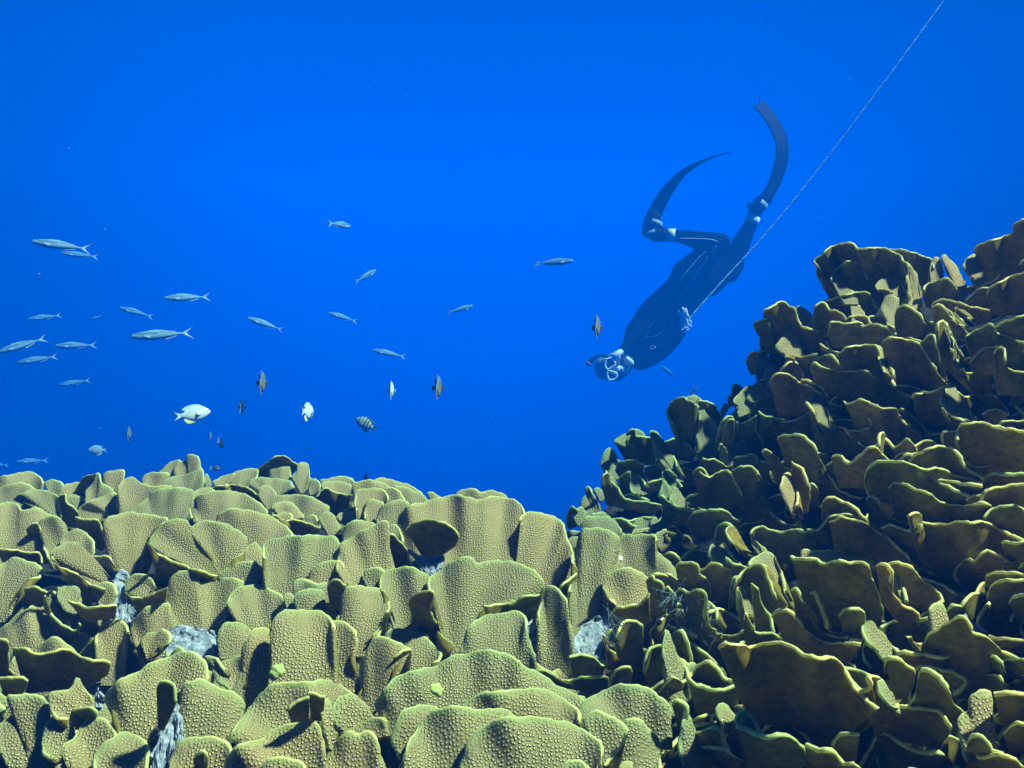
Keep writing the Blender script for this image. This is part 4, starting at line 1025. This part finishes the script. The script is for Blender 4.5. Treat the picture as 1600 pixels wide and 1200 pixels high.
fish('brown', (202.5, 678), (200.5, 677), 83, 'greenish damselfish seen nearly head on above the left crest', dist=3.6)
fish('brown', (410.5, 597), (408, 598), 85, 'brown damselfish seen end on right of the big white one', dist=2.1)
fish('white', (485, 644), (479, 643), 72, 'round pale damselfish turned away with a yellow belly fin', dist=2.9)
fish('white', (612, 609), (610.5, 610), 87, 'thin white damselfish seen edge on left of the brown one', dist=2.9)
fish('brown', (685.5, 604), (683, 606), 85, 'tall brown damselfish seen edge on in the center', dist=2.0)
fish('brown', (934, 510), (932, 511), 86, 'upright damselfish beside the diver head', dist=2.15)
fish('dark', (379, 635), (377, 636), 84, 'dark edge on damselfish below the brown one', length=.075, dist=3.0)
fish('brown', (329, 681), (328, 681), 86, 'thin small greenish damselfish under the big white one', dist=5.2)
fish('dark', (348, 697), (344, 691), 60, 'tiny black damselfish with a white tail above the crest', dist=2.4, length=.036)
fish('dark', (345, 733), (332, 731), 10, 'tiny flat dark fish just above the coral crest', length=.03)
fish('serg', (556, 655), (582, 668), 28, 'green yellow striped sergeant fish with dark bars')
fish('dark', (572, 748), (573, 743), 70, 'tiny dark fish half hidden behind the center crest', length=.04, dist=2.2)
# ------------------------------------------------------------------ the freediver and the line
DD = 7.3
PXM = F / DD                                           # photo pixels per metre at the diver
def dv(px, py, d=0.0): return W(px, py, DD + d)
M_SUIT = simple('neoprene', (.004, .004, .005), .9, .03, .25, 30)
M_HOOD = simple('grey_hood', (.15, .22, .25), .6, .3, .5, 22)
M_SKIN = simple('skin', (.72, .70, .66), .5, .3, .12, 60)
M_PALE = simple('pale_neck_seal', (.62, .66, .62), .5, .3, .2, 50)
M_SEAM = simple('pale_seam', (.62, .66, .68), .5, .3)
M_BLADE = simple('black_fin_blade', (.005, .005, .007), .75, .08)
M_RUB = simple('fin_rubber', (.008, .009, .01), .8, .05, .2, 40)
M_RUBL = simple('grey_fin_rubber', (.22, .28, .30), .55, .3, .2, 40)
M_SOCK = simple('pale_ankle', (.72, .70, .58), .6, .2, .15, 50)
M_WHITE = simple('white_mask_rim', (.86, .88, .86), .35, .5)
M_GLASS = simple('mask_lens', (.05, .10, .13), .2, .4)
M_RED = simple('red_snorkel_tip', (.42, .03, .05), .4, .4)
diver = empty('person', dv(1040, 500))
tag(diver, 'freediver in a black wetsuit hanging head down beside the pale line with long black fins', 'person')
def under(o, par):
    o.parent = par; o.matrix_parent_inverse = Matrix.Translation(par.location).inverted() if par.parent is None else Matrix(); return o
def capsule(a, b, ra, rb, fl=(1, 1), nseg=18):
    """tapered limb with round ends; fl flattens the section along the view axis"""
    a, b = Vector(a), Vector(b); ax = (b - a); L_ = ax.length; ax.normalize()
    path, rad = [], []
    for k in range(6):
        t = math.pi / 2 * (1 - k / 5.); path.append(a - ax * ra * math.sin(t) * .98); rad.append(max(ra * math.cos(t), .0015))
    for k in range(1, 6): path.append(a + ax * L_ * k / 6); rad.append(ra + (rb - ra) * k / 6)
    for k in range(6):
        t = math.pi / 2 * k / 5.; path.append(b + ax * rb * math.sin(t) * .98); rad.append(max(rb * math.cos(t), .0015))
    V, Fc = tube(path, rad, nseg)
    if fl != (1, 1):
        c = path
        V = [Vector((v.x, DD + (v.y - DD) * 1.0, v.z)) for v in V]
    return V, Fc
BODY, LAB = [], []
def limb(lab, *pts):
    """pts: (px, py, depth offset, radius in px)"""
    P = [(dv(x, y, d), r / PXM) for x, y, d, r in pts]
    for (a, ra), (b, rb) in zip(P, P[1:]):
        BODY.append(capsule(a, b, ra, rb)); LAB.append((lab, a, b, ra, rb))
# trunk, two columns side by side so that the chest is wider than deep
limb('suit', (1097, 430, 0, 22), (1075, 458, 0, 21), (1046, 493, 0, 22), (1021, 526, 0, 21.5), (1000, 555, 0, 17))
limb('suit', (1078, 424, 0, 22), (1058, 456, 0, 24), (1024, 490, 0, 26), (1000, 522, 0, 24), (988, 548, 0, 17))
limb('suit', (1056, 470, -.02, 24), (1036, 483, -.03, 24)); limb('suit', (1050, 476, 0, 20), (1038, 470, 0, 10), (1034, 466, 0, 5))
limb('suit', (1095, 443, .04, 21), (1060, 487, .05, 22), (1032, 528, .04, 20))
# neck and head, top of the head to the lower left
limb('pale', (990, 558, -.01, 12), (974, 565, -.02, 12)); limb('pale', (973, 556, -.13, 3), (979, 561, -.13, 5), (985, 567, -.12, 6))
limb('hood', (966, 570, -.02, 16), (955, 573, -.03, 20), (947, 575, -.02, 19.5))
limb('hood', (972, 574, -.03, 15), (962, 580, -.06, 16))
limb('hood', (952, 572, -.12, 12), (956, 584, -.12, 11))
limb('skin', (963, 576, -.145, 5.5), (968, 575, -.155, 4.2))                      # nose in the mask pocket
limb('skin', (973, 576, -.11, 6), (976, 580, -.10, 6))                            # mouth and chin
limb('skin', (974, 573, -.135, 1.8), (973, 581, -.135, 1.8))
# bent leg
limb('suit', (1074, 430, -.06, 26), (1097, 406, -.10, 20), (1119, 387, -.14, 16), (1126, 379, -.14, 14.5))
limb('suit', (1124, 379, -.14, 14.5), (1100, 378, -.12, 15.5), (1076, 372, -.10, 12), (1060, 369, -.09, 9.5))
limb('suit', (1060, 369, -.09, 9), (1040, 367, -.08, 9.5), (1028, 362, -.08, 10), (1022, 350, -.07, 8))
# straight leg
limb('suit', (1108, 442, .04, 22), (1133, 423, .05, 17.5), (1145, 406, .06, 16.5), (1156, 384, .06, 15), (1172, 352, .06, 10.5))
limb('suit', (1140, 427, .06, 15), (1150, 414, .07, 13))
limb('suit', (1172, 352, .06, 9.5), (1179, 336, .06, 9), (1182, 326, .06, 10.5), (1192, 314, .05, 9))
# viewer's right arm along the side to the hand on the line
limb('suit', (1000, 564, -.03, 15), (1018, 558, -.07, 14), (1036, 546, -.10, 13), (1052, 532, -.13, 11), (1064, 519, -.16, 8.5))
limb('skin', (1064, 519, -.16, 6.5), (1068, 512, -.17, 6.0))
limb('skin', (1068, 512, -.17, 6.2), (1070, 503, -.175, 6.0)); limb('skin', (1066, 510, -.17, 4.5), (1067, 501, -.175, 4)); limb('skin', (1073, 510, -.17, 4.5), (1074, 501, -.175, 4))
for pts in ([(1067, 500, -.18, 2.2), (1063.6, 493, -.20, 2.1), (1060.4, 486.5, -.20, 1.9)], [(1070, 499, -.185, 2.2), (1068.2, 490, -.21, 2.1), (1066, 481, -.21, 1.9)],
            [(1073, 499, -.185, 2.2), (1073.8, 491, -.21, 2.1), (1071.8, 482.5, -.21, 1.9)], [(1076, 502, -.18, 2.0), (1077, 496, -.21, 1.9), (1074.5, 493, -.225, 1.6)],
            [(1073, 513, -.175, 2.6), (1078.5, 508, -.20, 2.2), (1079.2, 501, -.215, 1.8)]): limb('skin', *pts)
# viewer's left arm: elbow back along the ribs, hand up at the nose
limb('suit', (988, 546, -.0, 14), (1000, 522, -.03, 14), (1012, 500, -.06, 14))
limb('suit', (1012, 500, -.06, 12.5), (990, 526, -.13, 10), (973, 547, -.19, 6.5))
limb('skin', (972, 549, -.20, 4.5), (965, 553, -.225, 5.5), (961, 556, -.23, 5.5))
for pts in ([(962, 553, -.23, 2.1), (955, 553, -.225, 1.9), (950, 557, -.20, 1.7)], [(961, 556, -.235, 2.1), (954, 557, -.23, 1.9), (951, 562, -.20, 1.6)],
            [(962, 558, -.235, 2.1), (957, 562, -.23, 1.9), (957, 566, -.20, 1.6)], [(964, 559, -.235, 2.1), (961, 565, -.225, 1.9), (962, 570, -.19, 1.6)],
            [(967, 556, -.235, 2.3), (968, 562, -.225, 2.0), (967, 569, -.19, 1.7)]): limb('skin', *pts)
V, Fc = join(BODY)
raw = mesh('raw', V, Fc, M_SUIT); tmp = bpy.data.objects.new('raw', raw); COL.objects.link(tmp)
rm = tmp.modifiers.new('r', 'REMESH'); rm.mode = 'VOXEL'; rm.voxel_size = .0075; rm.use_smooth_shade = True
sm_ = tmp.modifiers.new('s', 'SMOOTH'); sm_.factor = .5; sm_.iterations = 4
dg = bpy.context.evaluated_depsgraph_get(); body_me = bpy.data.meshes.new_from_object(tmp.evaluated_get(dg), depsgraph=dg)
bpy.data.objects.remove(tmp)
body_me.name = 'body'; body_me.materials.clear()
mats = {'suit': 0, 'hood': 1, 'skin': 2, 'pale': 3}
for m in (M_SUIT, M_HOOD, M_SKIN, M_PALE): body_me.materials.append(m)
co = np.empty(len(body_me.vertices) * 3, np.float32); body_me.vertices.foreach_get('co', co); co = co.reshape(-1, 3)
best = np.full(len(co), 9e9); lab = np.zeros(len(co), int)
for l, a, b, ra, rb in LAB:
    a_, b_ = np.array(a), np.array(b); ab = b_ - a_; t = np.clip(((co - a_) @ ab) / (ab @ ab), 0, 1)
    d = np.linalg.norm(co - (a_ + t[:, None] * ab), axis=1) - (ra + (rb - ra) * t)
    k = d < best; best[k] = d[k]; lab[k] = mats[l]
body_me.polygons.foreach_set('material_index', [int(np.bincount(lab[list(p.vertices)]).argmax()) for p in body_me.polygons])
body_me.polygons.foreach_set('use_smooth', [True] * len(body_me.polygons)); body_me.update()
body = under(link('body', body_me, diver), diver)
bvh = BVHTree.FromPolygons([v.co for v in body_me.vertices], [tuple(p.vertices) for p in body_me.polygons])
def on_body(px, py, lift=.003):
    r = Vector(ray(px, py)).normalized(); h = bvh.ray_cast(Vector((0, 0, 0)), r)
    return (h[0] - r * lift) if h[0] is not None else dv(px, py, -.1)
def seam(name, pts, rad, mat, n=40):
    P = [on_body(*p) for p in catmull(pts, n)]
    V, Fc = tube(P, rad, 6); return under(link(name, mesh(name, V, Fc, mat), diver), diver)
x4 = lambda L_: [(880 + x / 4, 140 + y / 4) for x, y in L_]; x5 = lambda L_: [(900 + x / 5, 400 + y / 5) for x, y in L_]
seam('suit_seam', x4([(695, 930), (780, 930), (860, 932), (930, 938), (965, 950)]), .0028, M_SEAM)
seam('suit_seam', x4([(955, 980), (920, 1030), (870, 1100), (810, 1195)]), .0022, M_SEAM)
seam('suit_seam', x4([(885, 1015), (830, 1070), (780, 1130), (735, 1195)]), .0022, M_SEAM)
seam('suit_seam', x5([(970, 0), (910, 70), (840, 150), (790, 230), (725, 312)]), .0024, M_SEAM)
seam('suit_seam', x5([(1030, 10), (960, 110), (880, 230), (820, 310), (775, 380)]), .0020, M_SEAM)
seam('chest_emblem', x5([(700, 540), (660, 600), (600, 630), (550, 625)]), .0028, M_SEAM)
seam('chest_emblem', x5([(625, 480), (590, 530), (565, 570), (560, 610)]), .0016, M_SEAM)
seam('chest_emblem', x5([(600, 700), (616, 708), (614, 722), (598, 728), (584, 720), (586, 706), (600, 700)]), .0022, M_SEAM)
# mask: two rimmed lenses one above the other in the picture, nose pocket between, skirt behind
mask = empty('mask', (0, 0, 0)); under(mask, diver)
def loop(pts, lift, rad, n=36):
    return [dv(905 + x / 16.84, 540 + y / 16.84, lift) for x, y in catmull(pts + [pts[0]], n)]
up_l = [(700, 360), (760, 350), (820, 325), (880, 360), (930, 430), (945, 500), (870, 560), (790, 620), (755, 632), (700, 580), (680, 520), (690, 440)]
lo_l = [(745, 655), (740, 720), (745, 800), (780, 890), (840, 908), (920, 890), (970, 840), (990, 740), (920, 700), (830, 680)]
for nm, lp, dz in (('lens_rim', up_l, -.24), ('lens_rim', lo_l, -.24)):
    P = loop(lp, dz, 0); V, Fc = tube(P[:-1] + [P[0]], .0078, 8, False)
    link(nm, mesh(nm, V, Fc, M_WHITE), mask)
    P2 = loop(lp, dz + .012, 0)[:-1]; P3 = loop(lp, dz + .06, 0)[:-1]; c = sum(P2, Vector()) / len(P2); k = len(P2)
    V = P2 + P3 + [c - Vector((0, .006, 0))]
    Fc = [(i, (i + 1) % k, 2 * k) for i in range(k)] + [(i, k + i, k + (i + 1) % k, (i + 1) % k) for i in range(k)]
    link('lens', mesh('lens', V, Fc, M_GLASS), mask)
V, Fc = join([capsule(dv(962, 574, -.19), dv(964, 577, -.17), .020, .024), capsule(dv(958, 577, -.195), dv(963, 573, -.19), .010, .012)])
link('nose_pocket', mesh('nose_pocket', V, Fc, M_PALE), mask)
V, Fc = tube([dv(958, 557, -.17), dv(966, 556, -.10), dv(972, 560, 0), dv(970, 566, .08)], .010, 8); link('strap', mesh('strap', V, Fc, M_RUB), mask)
# snorkel with a red tip
sn = catmull([(962, 562), (950, 557), (938, 556), (928, 560), (921, 567)], 20)
V, Fc = tube([dv(x, y, -.12 + .002 * i) for i, (x, y) in enumerate(sn)], [.012] * 14 + [.013, .015, .018, .021, .021, .018], 10)
snork = under(link('snorkel', mesh('snorkel', V, Fc, M_RUB), diver), diver)
V, Fc = tube([dv(921.5, 566, -.085), dv(919.5, 569, -.083), dv(918.5, 572, -.082)], [.0222, .023, .016], 10); link('snorkel_tip', mesh('snorkel_tip', V, Fc, M_RED), snork)
# ankle gaps
for a, b, r0, r1 in (((1055, 368, -.09), (1043, 367.5, -.08), 10.6, 10.2), ((1173, 350, .06), (1178, 338, .06), 11.4, 10.6)):
    V, Fc = capsule(dv(*a), dv(*b), r0 / PXM * .98, r1 / PXM * .98); V, Fc = tube([dv(*a), (dv(*a) + dv(*b)) / 2, dv(*b)], [r0 / PXM, r0 / PXM * .97, r1 / PXM], 18)
    under(link('ankle_cuff', mesh('ankle_cuff', V, Fc, M_SOCK), diver), diver)
def blade(name, line, hw_px, hw_d, dep, th=.007, notch=0, cols=6):
    C = catmull([(x, y) for x, y in line], 40); tgn = np.gradient(C, axis=0); tgn /= np.linalg.norm(tgn, axis=1, keepdims=True)
    nrm = np.stack([-tgn[:, 1], tgn[:, 0]], 1); n = len(C); V, Fc = [], []
    hp = np.interp(np.linspace(0, 1, n), np.linspace(0, 1, len(hw_px)), hw_px); hd = np.interp(np.linspace(0, 1, n), np.linspace(0, 1, len(hw_d)), hw_d); dp = np.interp(np.linspace(0, 1, n), np.linspace(0, 1, len(dep)), dep)
    for s in (0, 1):
        for i in range(n):
            for j in range(cols + 1):
                u = 2 * j / cols - 1
                p = C[i] + nrm[i] * hp[i] * u
                if i >= n - 3: p = p - tgn[i] * notch * (1 - abs(u)) * (i - n + 4) / 3
                off = th * (1 - .7 * i / n) * (1.7 if abs(u) > .9 else 1) * (s - .5)
                V.append(dv(p[0] + nrm[i][0] * off * PXM * .4, p[1] + nrm[i][1] * off * PXM * .4, dp[i] + hd[i] * u + off))
    w = cols + 1; o = n * w
    for i in range(n - 1):
        for j in range(cols):
            q = (i * w + j, i * w + j + 1, (i + 1) * w + j + 1, (i + 1) * w + j); Fc.append(q); Fc.append(tuple(k + o for k in q)[::-1])
        Fc.append((i * w, (i + 1) * w, (i + 1) * w + o, i * w + o)); Fc.append(((i + 1) * w + cols, i * w + cols, i * w + cols + o, (i + 1) * w + cols + o))
    for j in range(cols): Fc.append((j + 1, j, j + o, j + 1 + o)); k = (n - 1) * w; Fc.append((k + j, k + j + 1, k + j + 1 + o, k + j + o))
    return mesh(name, V, Fc, M_BLADE)
def fin(line, hw_px, hw_d, dep, notch, pocket, bands, lab):
    f = empty('fin', (0, 0, 0)); under(f, diver)
    link('blade', blade('blade', line, hw_px, hw_d, dep, notch=notch), f)
    V, Fc = join([capsule(dv(*a[:3]), dv(*b[:3]), a[3] / PXM, b[3] / PXM) for a, b in zip(pocket, pocket[1:])])
    link('foot_pocket', mesh('foot_pocket', V, Fc, M_RUB), f)
    for seg in bands:
        V, Fc = tube([dv(*a[:3]) for a in seg], [a[3] / PXM for a in seg], 20)
        link('pocket_trim', mesh('pocket_trim', V, Fc, M_RUBL), f)
    return f
fin([(1013, 368), (1014, 356), (1022, 336), (1034, 312), (1050, 289), (1070, 268), (1098, 252), (1122, 243), (1143, 237)],
    [9, 11, 10.5, 9, 6.8, 4.4, 2.2, 1.1, .6], [.05, .06, .07, .08, .09, .095, .10, .10, .09], [-.07, -.05, -.02, .02, .06], 0,
    [(1036, 367, -.08, 11), (1024, 366, -.08, 11.5), (1019, 355, -.07, 9.5), (1025, 338, -.06, 8)],
    [[(1023, 353, -.072, 11), (1024.5, 350, -.07, 11.2), (1026, 346, -.068, 10)], [(1019, 368, -.078, 12.2), (1017, 362, -.076, 11.8)]], 'left')
fin([(1196, 316), (1203, 300), (1213, 278), (1221, 250), (1222, 226), (1214, 202), (1202, 182), (1190, 168), (1181, 159)],
    [7.5, 8.5, 9.5, 10, 10, 10, 9.5, 9, 8], [.06, .065, .07, .07, .07, .07, .07, .07, .07], [.05, .04, .03, .06, .10], 7,
    [(1180, 330, .05, 10.5), (1186, 320, .05, 11), (1197, 308, .04, 9), (1205, 293, .04, 7)],
    [[(1184, 323, .05, 12.2), (1187, 319.5, .05, 12.4), (1190.5, 315, .05, 11.4)], [(1176, 325, .05, 7), (1172, 321, .05, 5), (1168, 318, .05, 2)]], 'right')
# ------------------------------------------------------------------ the line from the surface to the diver's hand
rp = catmull([(1076, 503), (1082, 492), (1128, 440), (1200, 361), (1280, 262), (1380, 130), (1475, 0), (1545, -96)], 520)
sl = np.r_[0, np.cumsum(np.linalg.norm(np.diff(rp, axis=0), axis=1))] / PXM
Pc = [dv(x, y, -.215 + .02 * math.sin(i / 90)) for i, (x, y) in enumerate(rp)]
parts, idx = [], []
M_ROPE = simple('pale_rope', (.56, .84, .88), .6, .2, .15, 90); M_ROPD = simple('dark_rope_strand', (.22, .46, .56), .6, .2)
V, Fc, mi = [], [], []
for k in range(3):
    path = []
    for i, p in enumerate(Pc):
        t = (Pc[min(i + 1, len(Pc) - 1)] - Pc[max(i - 1, 0)]).normalized(); a = t.cross(Vector((0, 1, 0))).normalized(); b = t.cross(a)
        ph = 2 * math.pi * (sl[i] / .095 + k / 3.); path.append(p + (a * math.cos(ph) + b * math.sin(ph)) * .0030)
    v, f = tube(path, .0038, 6); o = len(V); V += v; Fc += [tuple(q + o for q in g) for g in f]; mi += [0 if k < 2 else 1] * len(f)
rope = link('dive_line', mesh('dive_line', V, Fc, [M_ROPE, M_ROPD], midx=mi)); tag(rope, 'thin pale twisted line running down from the top edge to the diver hand', 'rope')
kn = [[(1072.5, 497, -.215), (1073.5, 502, -.225), (1075.5, 510, -.22)],
      [(1075.5, 509, -.22), (1079, 509, -.23), (1080, 512, -.22), (1077, 515, -.21), (1072, 515.5, -.215), (1069, 512.5, -.225), (1070, 511, -.22), (1074, 513, -.23)],
      [(1071, 514.5, -.21), (1066, 515, -.225), (1065.5, 517, -.22), (1069, 519.5, -.21), (1072, 518, -.2)]]
V, Fc = join([tube([dv(*p) for p in catmull(q, 24)], .0056, 8) for q in kn])
link('knot', mesh('knot', V, Fc, M_ROPE), rope)
# ------------------------------------------------------------------ small growth on the coral
bpy.context.view_layer.update(); dgr = bpy.context.evaluated_depsgraph_get()
def on_reef(px, py):
    r = Vector(ray(px, py)).normalized(); ok, p, n, *_ = SC.ray_cast(dgr, Vector((0, 0, 0)), r)
    if not ok: return W(px, py, 1.0), -r
    return p, (n if n.dot(r) < 0 else -n)
M_TUFT = simple('hydroid', (.09, .15, .19), .8, .1); M_BUD = simple('young_coral', (.30, .40, .13), .8, .1, .3, 200); M_SHELL = simple('shell', (.85, .86, .84), .4, .4)
def tuft(px, py, n, ln, seed, label):
    p, nn = on_reef(px, py); r = random.Random(seed); parts = []
    for k in range(n):
        d = (nn + Vector((r.uniform(-1, 1), r.uniform(-.6, .6), r.uniform(-.3, 1)))).normalized(); q = Vector((r.uniform(-1, 1), r.uniform(-1, 1), r.uniform(-1, 1))) * .008; L_ = ln * r.uniform(.5, 1.1)
        bend = Vector((r.uniform(-1, 1), r.uniform(-1, 1), r.uniform(-1, 1))) * L_ * .35
        path = [q + d * L_ * t + bend * t * t for t in (0, .25, .5, .75, 1)]
        parts.append(tube(path, [.00032, .0003, .00028, .00022, .00012], 4))
        for t in (.4, .6, .8):
            a = q + d * L_ * t + bend * t * t; parts.append(tube([a, a + (d + bend.normalized() * r.choice((-1, 1))).normalized() * L_ * .2], [.00022, .00012], 4))
    V, Fc = join(parts); o = link('hydroid_tuft', mesh('hydroid_tuft', V, Fc, M_TUFT)); o.location = p - nn * .001
    tag(o, label, 'hydroid', 'feathery hydroid tufts among the coral')
tuft(1064, 935, 26, .026, 1, 'feathery grey hydroid tuft in the gap right of the round cup plate')
tuft(1076, 962, 26, .026, 2, 'feathery grey hydroid tuft just below another in the dark gap')
tuft(962, 992, 16, .018, 3, 'small feathery hydroid tuft in the mouth of a rolled coral tube')
tuft(146, 1066, 16, .020, 4, 'feathery hydroid tuft beside a dead patch at lower left')
tuft(1008, 752, 14, .018, 5, 'pale wispy hydroid tuft on the far dark coral clump')
tuft(1081, 618, 8, .016, 6, 'pale wisp sticking up from the crest of the dark coral clump')
def bud(px, py, r0, label, seed):
    p, nn = on_reef(px, py); rr = np.random.default_rng(seed); V, Fc = ball(1, 1, 1, 1, 20, 14); W_ = []
    for v in V:
        v = Vector(v); k = 1 + .22 * math.sin(5 * v.x + seed) * math.sin(6 * v.z) + rr.uniform(-.07, .07); W_.append(v * r0 * k)
    o = link('young_coral', mesh('young_coral', W_, Fc, M_BUD)); o.location = p; o.rotation_euler = nn.to_track_quat('Y', 'Z').to_euler(); o.scale = (1, .5, 1)
    tag(o, label, 'coral', 'young coral buds on the dotted plates')
bud(433, 1049, .0052, 'bright green coral bud on the broad dotted plate left of center', 1)
bud(682, 1078, .0048, 'bright green coral bud on the widest dotted plate in front', 2)
p, nn = on_reef(968, 873); V, Fc = ball(.0035, 1.2, .5, .8, 14, 8); o = link('shell_chip', mesh('shell_chip', V, Fc, M_SHELL)); o.location = p + nn * .001; o.rotation_euler = nn.to_track_quat('Y', 'Z').to_euler()
tag(o, 'tiny white shell chip on the folded dotted plate above the round cup', 'shell')
# ------------------------------------------------------------------ the water itself: one closed box of even, thin blue scatter
hx = [(x, y, z) for x in (-7, 7) for y in (-1.0, 10.5) for z in (-4.2, 3.9)]
hf = [(0, 1, 3, 2), (4, 6, 7, 5), (0, 4, 5, 1), (2, 3, 7, 6), (0, 2, 6, 4), (1, 5, 7, 3)]
hm = bpy.data.materials.new('water_haze'); hm.use_nodes = True; t = hm.node_tree; t.nodes.clear()
pv = N(t, 'ShaderNodeVolumePrincipled'); pv.inputs['Color'].default_value = (0, .20, .98, 1)
pv.inputs['Density'].default_value = .070; pv.inputs['Absorption Color'].default_value = (0, 0, 0, 1)
om = N(t, 'ShaderNodeOutputMaterial'); ab = N(t, 'ShaderNodeVolumeAbsorption'); ab.inputs['Color'].default_value = (0, .78, 1, 1); ab.inputs['Density'].default_value = .11   # water swallows red first
ad = N(t, 'ShaderNodeAddShader'); L(t, pv.outputs[0], ad.inputs[0]); L(t, ab.outputs[0], ad.inputs[1])
L(t, ad.outputs[0], om.inputs['Volume'])
hz = link('haze', mesh('haze', hx, hf, hm, smooth=False)); tag(hz, kind='stuff')

# drifting specks
pr_ = np.random.default_rng(5); parts = []
for k in range(260):
    d = pr_.uniform(.6, 6.0); p = Vector((pr_.uniform(-.75, .75) * d, d, pr_.uniform(-.5, .6) * d)); r_ = pr_.uniform(.00025, .0011) * (.5 + .22 * d)
    if p.z < -.12 and d < 3: continue
    v, f = ball(r_, pr_.uniform(.6, 1.5), 1, pr_.uniform(.6, 1.5), 6, 4); parts.append(([Vector(q) + p for q in v], f))
V, Fc = join(parts)
tag(link('drifting_particles', mesh('drifting_particles', V, Fc, simple('speck', (.22, .30, .33), .8, .1))), 'pale specks drifting through the open blue water', 'particles', None, 'stuff')
